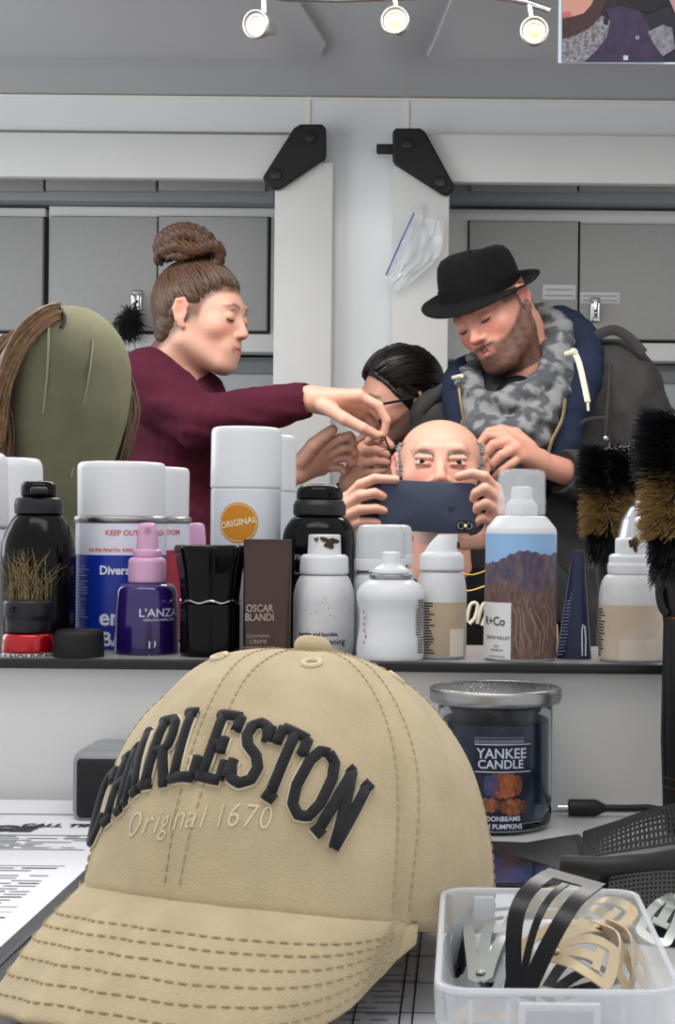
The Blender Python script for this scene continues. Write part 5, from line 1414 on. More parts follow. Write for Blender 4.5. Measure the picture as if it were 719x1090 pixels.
cmb = thing('hair_comb', 'thin dark comb pinched in the fingers of the woman in maroon', 'comb', world([412, -78, -470], Y0))
mb = MB(); ptube(mb, [(408, -80, -452), (414, -78, -470), (422, -74, -492)], [2.2, 2.0, 1.2], Y0, 8, flat=.5); mb.build('spine', M_blackp, cmb, loc=-cmb.location)
mb = MB(); 
for i in range(9): ptube(mb, [(411+i*.9, -79, -458-i*3), (404+i*.9, -78, -459-i*3)], [.5, .3], Y0, 4)
mb.build('teeth', M_blackp, cmb, loc=-cmb.location)

# ---------------------------------------------------------------- dark haired person with glasses
Y0 = 3.02; P = person('person with dark hair and glasses bending forward behind the seated bald man', 420, 620, Y0)
fg = Frame((424, 0, -430), (-.85, -.50, -.16), (-.06, -.14, .98), 430)
S = Sdf((350, -140, -720), (500, 120, -370), 1.4)
add_head(S, fg)
S.cone(fg.T((0, .03, -.05)), (425, 35, -505), 26, 32, 12); S.ell((425, 45, -600), (50, 42, 110), None, 20)
S.cone((392, 20, -530), (362, -30, -575), 18, 15, 6); S.cone((362, -30, -575), (382, -95, -515), 14, 11, 4)
hand(S, (380, -95, -517), 13, [(394, -108, -478), (390, -112, -488), (390, -112, -498), (393, -108, -507)], 6.2,
     [[(408, -116, -473), (416, -112, -480)], [(407, -120, -485), (418, -114, -489)], [(407, -120, -496), (418, -113, -497)], [(407, -116, -506), (415, -110, -504)]],
     [(384, -100, -500), (396, -100, -478), (410, -104, -470), (421, -106, -480)], 5.0)
put(S, 'body', M_skin, P, Y0, lambda V: skin_cols(V, fg, 'c69480', beard='4a3a34', seed=4, brow='221a18'))
S = Sdf((340, -130, -740), (520, 130, -460), 1.6); S.ell((425, 45, -610), (64, 56, 125), None); S.cone((385, 35, -525), (470, 40, -525), 28, 28, 20)
S.cone((392, 20, -530), (360, -30, -575), 28, 23, 10); S.cone((360, -30, -575), (379, -88, -524), 21, 16, 6); S.warp(lambda x, y, z: 1.4*wob(x, y, z, 15, 9)); S.ell((425, 20, -488), (30, 36, 24), None, 2, 'sub')
S.cone((380, -93, -518), (388, -112, -502), 18, 18, 0, 'sub')
put(S, 'shirt', cloth_mat('dark_navy_shirt', '1b1d28'), P, Y0, relax=2)
S = Sdf((370, -90, -500), (485, 90, -365), 1.2); k = fg.k
S.ell(fg.T((0, .018, .040)), np.array((.084, .104, .100))*k, fg.R)
S.ell(fg.T((0, -.098, -.022)), np.array((.12, .086, .100))*k, fg.R, 5, 'sub'); S.ell(fg.T((0, -.0, -.085)), np.array((.12, .16, .075))*k, fg.R, 3, 'sub')
S.warp(lambda x, y, z: 1.5*np.sin(.28*x+.33*z+1.2*wob(x, y, z, 25, 1))+.9*wob(x, y, z, 5, 2))
M_dk = mat('black_hair', '1f1a1a', .38, noise=.35, nscale=120, spec=.45)
hd = put(S, 'hair', M_dk, P, Y0)
mb = MB(); hl2 = [(-.07, -.05, .05), (-.04, -.085, .085), (0, -.092, .095), (.04, -.085, .085), (.07, -.05, .05)]
hair_strands(mb, hl2, (.02, .10, .05), fg, (0, .018, .040), (.085, .105, .102), 150, Y0, 11, 1.1)
mb.build('hair_strands', M_dk, hd)['kind'] = 'stuff'
mb = MB()
for sx in (-1, 1):
    ptube(mb, [fg.T((sx*.034+.022*np.sign(math.cos(a))*abs(math.cos(a))**.6, -.108+.006*abs(math.cos(a)), .004+.017*np.sign(math.sin(a))*abs(math.sin(a))**.6)) for a in np.linspace(0, 2*PI, 33)], 1.5, Y0, 6, caps=False)
    ptube(mb, [fg.T((sx*.056, -.103, .010)), fg.T((sx*.078, -.08, .012)), fg.T((sx*.083, .0, .016))], 1.6, Y0, 6)
ptube(mb, [fg.T((-.012, -.108, .010)), fg.T((0, -.112, .012)), fg.T((.012, -.108, .010))], 1.4, Y0, 6)
mb.build('glasses', M_blackp, P, loc=-P.location); lash(fg, P, Y0)
shoes_legs(P, Y0, (405, 445), 690, M_denim, 45)

# ---------------------------------------------------------------- man in the black hat
Y0 = 2.9; P = person('bearded man in a black hat, grey scarf and charcoal jacket, looking down', 575, 620, Y0)
fh = Frame((528, 0, -335), (-.50, -.72, -.36), (-.48, -.12, .86), 500)
S = Sdf((440, -150, -720), (745, 120, -245), 1.3)
add_head(S, fh, jaw=1.08, nose=1.15, chin=1.02)
S.cone(fh.T((0, .030, -.045)), (566, 25, -400), 33, 36, 14); S.ell((570, 25, -560), (90, 48, 150), None, 25)
S.cone((665, 20, -430), (692, 0, -535), 24, 20, 8); S.cone((692, 0, -535), (572, -92, -497), 18, 12.5, 4)
hand(S, (570, -92, -496), 15, [(533, -110, -471), (538, -116, -476), (545, -118, -483), (551, -116, -491)], 6.8,
     [[(517, -114, -470), (509, -114, -480), (506, -112, -490)], [(523, -124, -480), (514, -124, -490), (509, -121, -500)], [(531, -127, -490), (522, -127, -499), (516, -124, -506)], [(540, -124, -499), (531, -125, -505), (524, -122, -511)]],
     [(560, -96, -481), (546, -96, -468), (532, -98, -464), (519, -102, -466)], 5.2)
sc = ('4d3426', lambda x, y, z: sst(.040, .055, z+.5*np.maximum(0, -y-.03))*sst(-.075, -.055, y)+.0)
sc = ('5a4030', lambda x, y, z: np.clip(sst(-.055, -.040, y+.25*(z-.02))*sst(.0, .02, z+.0*y+.8*np.maximum(0, y-.02))*(np.abs(x) < .0775), 0, 1))
put(S, 'body', M_skin, P, Y0, lambda V: skin_cols(V, fh, 'c8907c', lips='a0615a', cheek='cc6f60', beard='45312a', scalp=sc, seed=7, brow='4a3428'))
lash(fh, P, Y0); brows(fh, P, Y0, '46301f', 60, .010)
mb = MB(); r = np.random.default_rng(8)
for i in range(900):          # short beard hairs along the jaw, chin and lip
    a = r.uniform(-1.5, 1.5); q = r.uniform()
    if r.uniform() < .05: h0 = np.array([r.uniform(-.026, .026), -.099, -.046+r.normal()*.003]); h0[1] += .35*abs(h0[0]); dd = np.array([h0[0]*6, -.2, -.8])
    else:
        h0 = np.array([math.sin(a)*.056, -.030-math.cos(a)*.062, -.062-.045*q+.030*abs(math.sin(a))**2]); sc_ = 1-.33*q; h0[0] *= sc_; h0[1] = -.03+(h0[1]+.03)*(1-.12*q); dd = np.array([math.sin(a)*.5, -math.cos(a)*.4, -.8])
    p = fh.T(h0); e = fh.T(h0+dd*.006); ptube(mb, [p, e], [.55, .25], Y0, 3, caps=False)
mb.build('beard', mat('beard_hair', '523a2d', .6), P, loc=-P.location)['kind'] = 'stuff'
# hat
fb = Frame((513, 4, -312), (-.42, -.80, -.30), (-.22, -.20, .95), 500); mb = MB()
A = np.linspace(0, 2*PI, 73)[:-1]; rows = []
def hatrow(rx, ry, z, fn=lambda a: 0*a): rows.append(np.stack([np.cos(A)*rx, np.sin(A)*ry, z+fn(A)], 1))
wv = lambda amp: (lambda a: -amp*np.maximum(0, -np.sin(a))**1.5+amp*.9*np.maximum(0, np.sin(a))+amp*.35*np.abs(np.cos(a))**2)
hatrow(.078, .096, -.010); hatrow(.083, .101, -.004); hatrow(.100, .118, -.004, wv(.006)); hatrow(.122, .140, -.003, wv(.017)); hatrow(.128, .146, -.001, wv(.021)); hatrow(.129, .147, .001, wv(.021)); hatrow(.122, .140, .000, wv(.017)); hatrow(.100, .118, .000, wv(.006)); hatrow(.086, .104, .002)
dent = lambda amp: (lambda a: -amp*np.exp(-((np.cos(a))/.5)**2)*1.0)
hatrow(.085, .103, .010); hatrow(.084, .101, .035); hatrow(.081, .097, .056); hatrow(.076, .091, .074, dent(.002)); hatrow(.066, .081, .087, dent(.004)); hatrow(.051, .066, .093, dent(.006)); hatrow(.030, .045, .093, dent(.006)); hatrow(.006, .01, .091, dent(.005))
HV = np.array(rows); HV = fb.T(HV.reshape(-1, 3)).reshape(HV.shape); mb.grid(world(HV, Y0), closed=True)
hat = mb.build('hat', mat('black_felt', '0d0d0f', .9, noise=.2, nscale=60, sheen=.02, bump=.2, bscale=800, spec=.2), P, angle=0, loc=-P.location)
mb = MB(); mb.grid(world(fb.T(np.concatenate([np.stack([np.cos(A)*(.0868+.0*z), np.sin(A)*.1048, z+0*A], 1) for z in (.002, .006, .022, .026)]).reshape(-1, 3)).reshape(4, 72, 3), Y0), closed=True)
mb.build('hat_band', mat('black_ribbon', '08080a', .75, spec=.2), hat).location = (0, 0, 0)
# scarf
S = Sdf((455, -130, -560), (640, 90, -295), 1.3)
def roll(pts, r, k=3): p = smooth_path(pts, 18); S.chain(list(p), [r*(1+.12*math.sin(i*1.7)) for i in range(18)], k, kj=3)
roll([(540, 62, -345), (575, 48, -330), (594, 20, -345), (594, -12, -378), (578, -40, -412), (548, -56, -432), (517, -50, -436), (500, -25, -420), (500, 15, -400), (520, 50, -372), (540, 62, -345)], 16)
roll([(560, 55, -345), (600, 25, -365), (598, -20, -405), (580, -52, -440), (550, -68, -462), (520, -66, -466), (503, -45, -450), (497, -10, -432)], 17)
roll([(586, -38, -425), (570, -60, -466), (548, -68, -484), (522, -64, -482), (508, -50, -468)], 15)
roll([(545, -52, -480), (550, -56, -510), (546, -54, -545)], 24); roll([(572, -52, -450), (568, -56, -500), (562, -56, -540)], 13)
S.warp(lambda x, y, z: 1.6*np.sin(.30*(z+.45*x)+1.2*wob(x, y, z, 60, 5))+.7*wob(x, y, z, 22, 6))
put(S, 'scarf', cloth_mat('patterned_scarf', '7d7f80', noise=.8, nscale=42, det=1.5, sharp=.06, col2='4e5054', bump=.12), P, Y0, relax=1)
# hoodie
S = Sdf((455, -110, -700), (690, 110, -310), 1.6)
S.ell((568, 22, -560), (100, 60, 175), None); S.cone((490, 20, -440), (640, 22, -415), 36, 40, 25)
S.chain(list(smooth_path([(550, 62, -352), (592, 50, -336), (618, 22, -352), (626, -8, -385), (616, -36, -425), (602, -50, -465), (588, -56, -510)], 16)), [17]*10+[14]*6, 8, kj=4)
S.chain(list(smooth_path([(500, 50, -385), (487, 10, -402), (486, -26, -425), (494, -46, -465), (506, -54, -520)], 12)), [14]*12, 8, kj=4)
S.warp(lambda x, y, z: 1.5*wob(x, y, z, 17, 15))
S.ell((546, -48, -425), (44, 62, 98), None, 4, 'sub'); S.ell((552, 0, -365), (40, 46, 46), None, 4, 'sub')
hood = put(S, 'hoodie', cloth_mat('navy_hoodie', '222a3d', bscale=1000), P, Y0, relax=2)
S = Sdf((500, -80, -560), (610, 40, -395), 1.6); S.ell((552, -5, -500), (46, 52, 100), None); put(S, 'tshirt', cloth_mat('black_tshirt', '141416'), P, Y0)
mb = MB(); ptube(mb, smooth_path([(607, -52, -378), (612, -62, -392), (616, -70, -412), (620, -76, -434)], 12), 3.6, Y0, 8, flat=.6); ptube(mb, [(620, -76, -434), (620.5, -77, -443)], [1.5, 1.3], Y0, 6)
ptube(mb, [(600, -48, -382), (609, -60, -381)], 3, Y0, 8); mb.build('drawstring', mat('cream_cord', 'd8d0bd', .8), P, loc=-P.location)
mb = MB(); ptube(mb, [(483, -40, -406), (492, -52, -405)], 2.2, Y0, 8); mb.build('drawstring', mat('cream_cord', 'd8d0bd', .8), P, loc=-P.location)
# jacket
S = Sdf((425, -150, -740), (760, 130, -330), 1.7)
S.ell((572, 28, -590), (122, 74, 200), None); S.cone((480, 24, -452), (660, 28, -420), 42, 46, 30); S.cone((600, 45, -378), (655, 32, -392), 28, 34, 20)
S.cone((665, 22, -428), (702, 0, -530), 47, 43, 24); S.cone((702, -4, -530), (580, -86, -503), 39, 22, 12)
S.cone((478, 24, -455), (455, 8, -560), 40, 36, 20); S.cone((455, 8, -560), (470, -30, -640), 36, 30, 12)
S.warp(lambda x, y, z: 3.2*wob(x, y, z*1.4, 22, 21)+1.6*wob(x*1.3, y, z, 10, 22))
S.cone((560, -62, -352), (540, -64, -560), 66, 32, 4, 'sub'); S.ell((560, 10, -356), (58, 62, 48), None, 4, 'sub')
S.cone((577, -90, -501), (546, -108, -487), 30, 30, 0, 'sub')
M_jk = cloth_mat('charcoal_jacket', '3f3e3e', noise=.25, nscale=18)
jk = put(S, 'jacket', M_jk, P, Y0, relax=2)
def jtube(name, pts, r, m=None, flat=.5, seg=8, up=(0, -1, 0)):
    mb = MB(); ptube(mb, smooth_path(pts, 18), r, Y0, seg, flat=flat, up=up); return mb.build(name, m or M_jk, P, loc=-P.location)
jtube('jacket_seam', [(648, -18, -388), (645, -34, -420), (640, -48, -470), (636, -54, -540)], 1.6)
jtube('jacket_seam', [(600, -60, -470), (618, -58, -452), (640, -50, -448)], 2.2)
jtube('epaulette', [(634, -2, -358), (652, -6, -352), (668, -10, -360), (684, -14, -378)], 5.5, flat=.35)
jtube('epaulette', [(449, -16, -437), (462, -20, -424), (474, -22, -414)], 5.5, flat=.35)
M_zip = mat('brass_zip', '77694a', .4, metal=.6, noise=.4, nscale=600)
jtube('zipper', [(598, -66, -430), (594, -70, -452), (582, -76, -478), (574, -78, -520)], 1.8, M_zip); jtube('zipper', [(489, -56, -418), (492, -62, -440), (499, -68, -480)], 1.6, M_zip)
for x, y in ((462, 452), (476, 436), (640, 470)):
    mb = MB(); mb.ball(world([x, -28 if x < 500 else -56, -y], Y0), (.006, .004, .006), 12); mb.build('snap_button', M_steel, P, loc=-P.location)
shoes_legs(P, Y0, (545, 605), 720, M_denim, 30)

# ---------------------------------------------------------------- seated man taking the photograph
Y0 = 2.62; P = person('bald seated man with grey side hair and a frown, his face half behind the phone', 468, 640, Y0)
fs = Frame((469, 0, -502), (.02, -.985, .10), (.02, .10, 1), 592)
S = Sdf((340, -185, -800), (590, 110, -435), 1.25)
add_head(S, fs, top=.70, lids=False, nose=1.2)
k = fs.k
for z, dy in ((.050, 0), (.062, .004)): S.cone(fs.T((-.03, -.086+dy, z)), fs.T((.03, -.086+dy, z)), 1.3, 1.3, 3, 'sub')
for sx in (-1, 1): S.cone(fs.T((sx*.006, -.098, .022)), fs.T((sx*.008, -.093, .040)), 1.2, .9, 2.5, 'sub')
S.cone(fs.T((0, .03, -.05)), (468, 25, -600), 30, 34, 14); S.ell((468, 30, -720), (100, 42, 110), None, 20)
S.cone((375, 15, -650), (345, -60, -700), 24, 20, 8); S.cone((345, -60, -700), (383, -128, -570), 18, 13, 4)
hand(S, (384, -128, -570), 15, [(381, -140, -533), (378, -144, -542), (377, -144, -551), (379, -140, -560)], 6.6,
     [[(394, -150, -520), (408, -152, -514), (428, -150, -515)], [(394, -154, -531), (408, -153, -528), (416, -149, -531)], [(394, -155, -544), (409, -153, -543), (417, -149, -545)], [(394, -152, -556), (407, -150, -556), (414, -147, -557)]],
     [(388, -128, -568), (404, -130, -573), (424, -134, -575), (440, -136, -572)], 5.6)
S.cone((560, 15, -650), (585, -60, -690), 24, 20, 8); S.cone((585, -60, -690), (528, -128, -572), 18, 13, 4)
hand(S, (526, -128, -572), 15, [(524, -142, -524), (526, -144, -534), (526, -144, -545), (523, -140, -556)], 6.8,
     [[(514, -152, -512), (502, -153, -509), (489, -150, -512)], [(514, -155, -524), (506, -152, -528), (503, -148, -534)], [(515, -154, -538), (508, -151, -541), (505, -147, -546)], [(513, -150, -552), (507, -147, -555), (503, -144, -560)]],
     [(522, -130, -566), (510, -130, -575), (494, -132, -577), (484, -134, -573)], 5.6)
put(S, 'body', M_skin, P, Y0, lambda V: skin_cols(V, fs, 'cb9783', cheek='cc7a68', beard='a5938a', seed=9, brow='7a6f67', bz=.0185))
eyes(fs, P, Y0, '3a2c22'); brows(fs, P, Y0, '6f665f', 150, .011, .009, .6, 4, .0185)
for o_ in kids(P):
    if o_.name.startswith('eye') and not o_.name.startswith(('eyebrow', 'eyelash')):
        for g_ in kids(o_): g_.location = (0, 0, 0)
mb = MB(); r = np.random.default_rng(2)
for i in range(420):
    sx = r.choice([-1, 1]); h0 = np.array([sx*.0765, r.uniform(-.035, .05), r.uniform(-.01, .052)]); h0[0] = sx*.074*math.sqrt(max(0, 1-((h0[1]-.012)/.1)**2-((h0[2]-.02)/.12)**2))
    d_ = np.array([sx*r.uniform(.1, .8), r.uniform(.3, 1), r.uniform(-.6, .5)])*.013
    ptube(mb, [fs.T(h0), fs.T(h0+d_*.6+[sx*.001, 0, 0]), fs.T(h0+d_)], [.8, .7, .3], Y0, 4, caps=False)
mb.build('hair', mat('grey_hair', 'a39c94', .5, noise=.3, nscale=200), P, loc=-P.location)['kind'] = 'stuff'
S = Sdf((340, -90, -830), (600, 110, -575), 1.7); S.ell((468, 32, -735), (118, 54, 130), None); S.cone((385, 28, -640), (550, 28, -640), 32, 32, 20)
S.cone((378, 18, -650), (352, -45, -690), 32, 27, 12); S.cone((558, 18, -650), (580, -45, -685), 32, 27, 12)
S.warp(lambda x, y, z: 1.6*wob(x, y, z, 18, 33)); S.ell((468, 15, -598), (36, 40, 28), None, 3, 'sub'); S.cone((350, -48, -693), (345, -70, -705), 30, 30, 0, 'sub'); S.cone((582, -48, -688), (586, -70, -700), 30, 30, 0, 'sub')
tee = put(S, 'tshirt', cloth_mat('black_tee', '121214'), P, Y0, relax=2)
mb = MB(); ptube(mb, smooth_path([(486, -28, -606), (500, -30, -611), (516, -28, -607), (524, -24, -600)], 12), 1.0, Y0, 6); ptube(mb, smooth_path([(490, -30, -628), (503, -31, -627), (518, -28, -622)], 10), 1.0, Y0, 6); mb.build('gold_print', mat('gold_print', 'b8954e', .4, metal=.5), P, loc=-P.location)
mb = MB()
for pts in ([(497, -30, -660), (501, -31, -642), (508, -30, -642), (506, -31, -655), (500, -31, -662)], [(508, -30, -662), (514, -30, -642), (519, -28, -646), (513, -29, -664)]): ptube(mb, smooth_path(pts, 14), 2.2, Y0, 6)
mb.build('script_print', mat('cream_print', 'd9d3bf', .6), P, loc=-P.location)
# trousers of the seated man: thighs forward, shins down
mb = MB(); 
for sx in (-1, 1):
    hip = np.array([world([468, 30, -830], Y0)[0]+sx*.09, Y0+.0, -.46]); kn = hip+[sx*.03, -.36, -.01]; an = np.array([kn[0], kn[1]-.02, FLZ+.07]); mb.tube(smooth_path([hip, (hip+kn)/2, kn, kn*.5+an*.5, an], 20), [.085]*8+[.07]*6+[.056]*6, 14)
    q = MB(); q.ball((an[0], an[1]-.05, FLZ+.045), (.046, .125, .044), 14); q.box((an[0]-.042, an[1]-.16, FLZ+.001), (an[0]+.042, an[1]+.06, FLZ+.02), .008); q.build('shoe', M_blackm, P, loc=-P.location)
mb.build('trousers', M_denim, P, loc=-P.location)
# phone
ph_ = thing('smartphone', 'smartphone in a dark blue case held up sideways by the bald man', 'phone', world([460, -148, -541], Y0))
YPH = Y0-148*Y0/F; sp_ = Y0/F; L = -ph_.location; c0 = np.array(ph_.location)
RM = np.array(Matrix.Rotation(math.radians(2.0), 3, 'Y'))
hw, hh = 47.5*sp_, 24.5*sp_
def phone_part(mb, name, m, par=None):
    for i in range(len(mb.v)): mb.v[i] = mb.v[i]@RM.T
    return mb.build(name, m, par or ph_)
mb = MB(); o2 = rrect(0, 0, hw, hh, 8*sp_)
secs = [np.stack([o2[:, 0]*q, np.full(len(o2), y), o2[:, 1]*q], 1) for q, y in ((.001, -.005), (.93, -.005), (.985, -.0042), (1, -.002), (1, .003), (.985, .0046), (.9, .005), (.001, .005))]
mb.grid(np.array(secs), closed=True); phone_part(mb, 'case', mat('navy_case', '2b3348', .55, sheen=.1))
mb = MB(); o3 = rrect(36*sp_, -17*sp_, 8.5*sp_, 5.2*sp_, 5*sp_); mb.prism([(x, -.0051, z) for x, z in o3], (0, -1, 0), .0012); cm = phone_part(mb, 'camera_bump', mat('camera_black', '0b0b0e', .2))
mb = MB()
for dx, rr in ((-3.6, 3.2), (4.0, 3.0)):
    A = np.linspace(0, 2*PI, 24); mb.tube([((36+dx)*sp_+math.cos(a)*rr*sp_, -.0066, -17*sp_+math.sin(a)*rr*sp_) for a in A], .0006, 6, caps=False)
phone_part(mb, 'lens_ring', M_chrome, cm)
mb = MB(); mb.ball((36.6*sp_, -.0063, -17*sp_), (1.6*sp_, .0012, 1.6*sp_), 12); phone_part(mb, 'flash', mat('flash_dot', 'e8dc9a', .3), cm)
mb = MB(); pr = [(.0, 1.0), (.35, 1.12), (.75, 1.0), (.95, .6), (.72, .25), (.75, -.15), (1.0, -.45), (.75, -.95), (.35, -1.15), (0, -1.05), (-.35, -1.15), (-.8, -.9), (-1.02, -.2), (-.98, .5), (-.7, .98), (-.35, 1.1)]
mb.poly([((22+q[1]*3.0)*sp_, -.00515, (-1.5+q[0]*3.0)*sp_) for q in pr]); mb.poly([((22+3.6+q*1.4)*sp_, -.00515, (-1.5+w*1.0)*sp_) for q, w in ((0, 0), (.5, .9), (1.4, .9), (.9, 0))]); phone_part(mb, 'fruit_emblem', mat('emblem_dark', '1c2233', .35))

# ---------------------------------------------------------------- salon chair behind the seated man
chr_ = thing('salon_chair', 'black padded salon chair with a rounded backrest behind the seated man', 'chair', world([480, 100, -620], Y0)*np.array([1, 1, 0])+np.array([0, 0, FLZ]))
L = -chr_.location; s = Y0/F
S = Sdf((300, 84, -820), (665, 130, -545), 2.2)
S.ell((487, 108, -700), (160, 17, 142), None)
V, Q = S.extract(); sdf_obj('backrest', world(V, Y0), Q, mat('black_leatherette', '101012', .5, bump=.1, bscale=300), chr_, loc=L)
cw = np.array(world([480, 20, -830], Y0)); MB().box((cw[0]-.25, cw[1]-.33, -.60), (cw[0]+.25, cw[1]+.17, -.545), .02).build('seat', mat('black_leatherette', '101012', .5), chr_, loc=L)
MB().tube([(cw[0], cw[1]-.05, FLZ+.02), (cw[0], cw[1]-.05, -.6)], .035, 20).build('column', M_chrome, chr_, loc=L)
MB().lathe(rnd([(0, .03), (.05, .03), (.27, .012), (.28, 0), (0, 0)], .004), 40, (cw[0], cw[1]-.05, FLZ)).build('base_plate', M_chrome, chr_, loc=L)

# ---------------------------------------------------------------- wig block with the wig
YW = 1.94; sW = YW/F
wb = thing('wig_block', 'olive canvas wig block with pale seams on a stand at the left', 'wig block', tuple(np.array(world([74, 0, -430], YW))*[1, 1, 0]+[0, 0, FLZ]))
L = -wb.location
S = Sdf((-10, -90, -640), (160, 100, -310), 1.6)
S.ell((77, 0, -400), (61, 74, 74), None); S.ell((71, -6, -445), (62, 64, 62), None, 20); S.ell((68, -8, -505), (48, 52, 60), None, 30); S.cone((68, 0, -540), (68, 0, -600), 36, 40, 20); S.half((68, 0, -612), (0, 0, -1))
put(S, 'block_head', mat('olive_canvas', '71705a', .9, noise=.12, nscale=30, bump=.3, bscale=900, spec=.15), wb, YW, relax=2)
def on_block(x, u):
    """front point of the block at a picture position"""
    best = 0
    for c, rr in (((77, 0, -400), (61, 74, 74)), ((71, -6, -445), (62, 64, 62)), ((68, -8, -505), (48, 52, 60))):
        q = 1-((x-c[0])/rr[0])**2-((u-c[2])/rr[2])**2
        if q > 0: best = min(best, c[1]-rr[1]*math.sqrt(q))
    return (x, best-2.0, u)
mb = MB()
for pts in ([(62, -334), (69, -360), (71, -400), (66, -440), (57, -480), (50, -510)], [(112, -368), (111, -400), (104, -440), (96, -480), (90, -510)]):
    ptube(mb, smooth_path([on_block(*q) for q in pts], 24), 1.3, YW, 6, flat=.7)
mb.build('seam', mat('pale_seam', '8d8b70', .9), wb, loc=L)
z0 = world([68, 0, -612], YW); MB().tube([tuple(z0), (z0[0], z0[1], FLZ+.03)], .014, 16).build('pole', M_steel, wb, loc=L)
mb = MB()
for a in (0, 2.1, 4.2): mb.tube([(z0[0], z0[1], FLZ+.22), (z0[0]+.22*math.sin(a), z0[1]+.22*math.cos(a), FLZ+.01)], .01, 10)
mb.build('tripod', M_steel, wb, loc=L)
wig = thing('wig', 'long light brown wig draped over the side of the olive wig block', 'wig', tuple(np.array(world([20, 0, -420], YW))))
L = -wig.location; r = np.random.default_rng(12)
def lock(name, path, spread, n, thick, m, seed):
    r = np.random.default_rng(seed); P0 = smooth_path(path, 16); mb = MB()
    for i in range(n):
        o = r.normal(size=3)*np.array(spread)*.45; ph = r.uniform(0, 6)
        pts = [p+o*(.55+.5*q/15)+[1.6*math.sin(q*.5+ph), 0, 0] for q, p in enumerate(P0)]
        ptube(mb, pts, [thick*.8]+[thick]*14+[thick*.4], YW, 5)
    o_ = mb.build(name, m, wig, loc=L); o_['kind'] = 'stuff'; return o_
M_wigl = mat('wig_light', '8a6a4a', .4, noise=.45, nscale=160); M_wigd = mat('wig_dark', '5a4029', .42, noise=.45, nscale=160)
lock('front_lock', [(76, -48, -340), (62, -60, -348), (45, -70, -368), (31, -74, -396), (21, -74, -428), (16, -68, -468)], (8, 6, 13), 300, 1.5, M_wigl, 1)
lock('side_lock', [(34, -50, -366), (12, -54, -396), (4, -52, -428), (0, -52, -478), (-2, -50, -548)], (20, 14, 16), 260, 1.6, M_wigl, 2)
lock('lower_lock', [(14, -58, -408), (20, -62, -438), (22, -62, -478), (18, -60, -548)], (8, 6, 8), 140, 1.5, M_wigd, 3)
lock('back_lock', [(128, 30, -400), (134, 26, -430), (130, 20, -462), (120, 15, -500), (112, 12, -540)], (9, 12, 6), 200, 1.5, M_wigd, 4)
mb = MB(); ptube(mb, smooth_path([(68, -46, -334), (77, -50, -337), (83, -54, -346), (81, -60, -357)], 14), 2.4, YW, 6)
mb.build('weft_edge', mat('weft_dark', '2e231b', .7), wig, loc=L)

# ---------------------------------------------------------------- black fluffy duster and zip bag
fd = thing('feather_duster', 'black fluffy duster hanging from the chrome latch behind the woman with the bun', 'duster', tuple(pt(143, 336, YK-.06)))
mb = MB(); r = np.random.default_rng(21)
for i in range(900):
    d = r.normal(size=3); d /= np.linalg.norm(d); d[1] *= .5; ln = r.uniform(.02, .044); b = np.array([r.normal()*.006-.012, 0, -.02+r.normal()*.013])
    mb.tube([b, b+d*ln*.6, b+d*ln+[0, 0, -.008]], [.0012, .001, .0003], 3, caps=False)
mb.build('fluff', mat('black_fluff', '0e0e10', .7), fd)['kind'] = 'stuff'
MB().tube([(.004, .012, .036), (.002, 0, .03), (0, 0, -.02)], .003, 8).build('loop', M_blackm, fd)
YB3 = YF-.03; zb_ = thing('zip_bag', 'clear plastic zip bag with a blue zip strip taped to the white post', 'bag', tuple(pt(440, 260, YB3)))
L = -zb_.location; r = np.random.default_rng(31)
n = 26; G = np.zeros((n, n, 3))
for i in range(n):
    for j in range(n):
        u, v = i/(n-1), j/(n-1)
        bl = math.sin(PI*u)*v
        x = 15*bl+(441+(411-441)*u)*(1-v)+((472)+(424-472)*u)*v; y = (228+(292-228)*u)*(1-v)+((236)+(309-236)*u)*v
        y += 3*math.sin(u*7)*v+7*bl
        d = .010*wob(u*9, v*9, 0, 1.2, 3)+.007*wob(u*20, v*20, 1, 1.2, 5)
        G[i, j] = pt(x, y, YB3-.012+d)
M_film = mat('clear_film', 'f0f3f6', .08, alpha=.36, spec=1.0)
MB().grid(G).build('film', M_film, zb_, angle=0, loc=L); MB().grid(G+[0, .008, 0]).build('film', M_film, zb_, angle=0, loc=L)
MB().tube([tuple(pt(441, 227, YB3-.014)), tuple(pt(427, 257, YB3-.016)), tuple(pt(411, 293, YB3-.014))], .0042, 8, flat=.4).build('zip_strip', mat('blue_zip', '2f63c4', .35), zb_, loc=L)
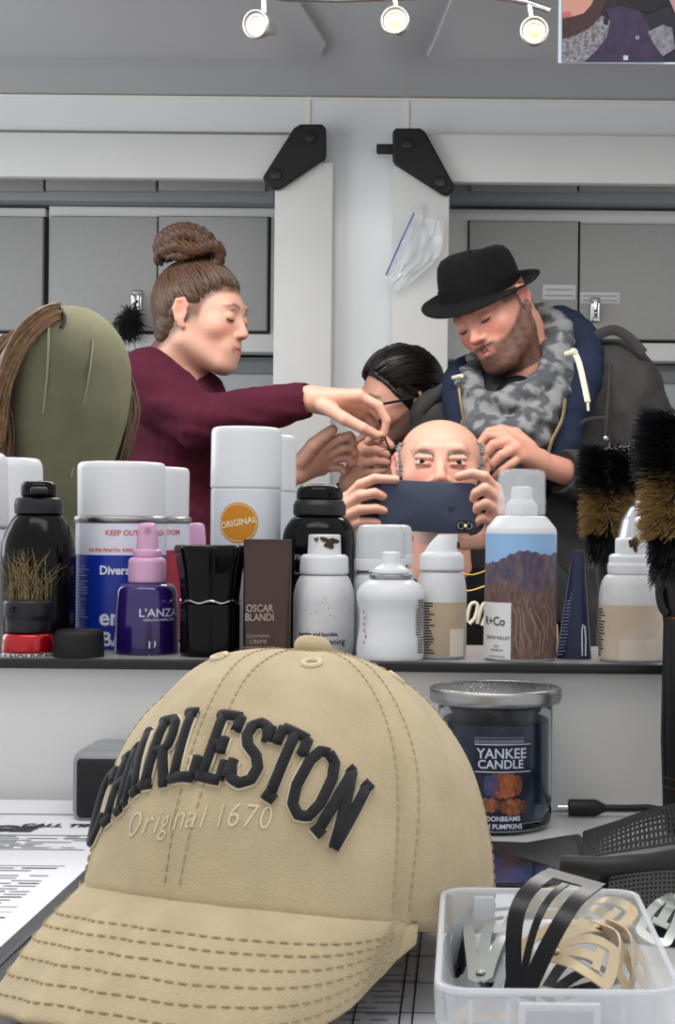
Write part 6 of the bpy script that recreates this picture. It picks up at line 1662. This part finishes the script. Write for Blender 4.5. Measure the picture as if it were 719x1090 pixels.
a, b = pt(440, 214, YB3-.01), pt(450, 240, YB3-.01); MB().box((a.x, YB3+.022, a.z), (b.x, YB3+.024, b.z)).build('tape', mat('clear_tape', 'd5d8da', .15, alpha=.5), zb_, loc=L)
# ================================================================ light and camera
def area(name, loc, rot, sx, sy, power, col=(1, 1, 1)):
    l = bpy.data.lights.new(name, 'AREA'); l.shape = 'RECTANGLE'; l.size = sx; l.size_y = sy; l.energy = power; l.color = col
    o = bpy.data.objects.new(name, l); C.objects.link(o); o.location = loc; o.rotation_euler = rot; return o
area('ceiling_lamp', (-.1, 2.15, ZC-.06), (0, 0, 0), 1.6, .35, 26, (1, .97, .93))
area('side_fill', (-1.7, 2.3, .5), (0, math.radians(-90), 0), 1.0, 1.2, 15, (.93, .97, 1))  # added fill from the left to brighten the room, no window there
area('counter_fill', (-.15, .55, 1.0), (0, 0, 0), 1.2, .4, 6.5, (1, .97, .93))  # unseen fill added above the counter, not a fitted lamp
w = bpy.data.worlds.new('World'); bpy.context.scene.world = w; w.use_nodes = True
w.node_tree.nodes['Background'].inputs['Color'].default_value = (.98, .98, 1, 1)
w.node_tree.nodes['Background'].inputs['Strength'].default_value = .82
cam = bpy.data.cameras.new('Camera'); co = bpy.data.objects.new('Camera', cam); C.objects.link(co)
cam.sensor_fit = 'VERTICAL'; cam.sensor_height = 36; cam.sensor_width = 36*719/1090; cam.lens = F/1090*36
cam.shift_x = -(PX0-359.5)/1090; cam.shift_y = (PY0-545)/1090
cam.clip_start = .02
co.matrix_world = Matrix(((cr, -sr, 0, 0), (0, 0, -1, 0), (sr, cr, 0, 0), (0, 0, 0, 1)))
S = bpy.context.scene; S.camera = co
S.view_settings.view_transform = 'Standard'; S.view_settings.look = 'None'; S.view_settings.gamma = 1; S.view_settings.use_curve_mapping = False
S.view_settings.exposure = 0.0
S.cycles.use_denoising = True; S.cycles.max_bounces = 10; S.cycles.transmission_bounces = 10; S.cycles.transparent_max_bounces = 12
S.cycles.sample_clamp_indirect = 4
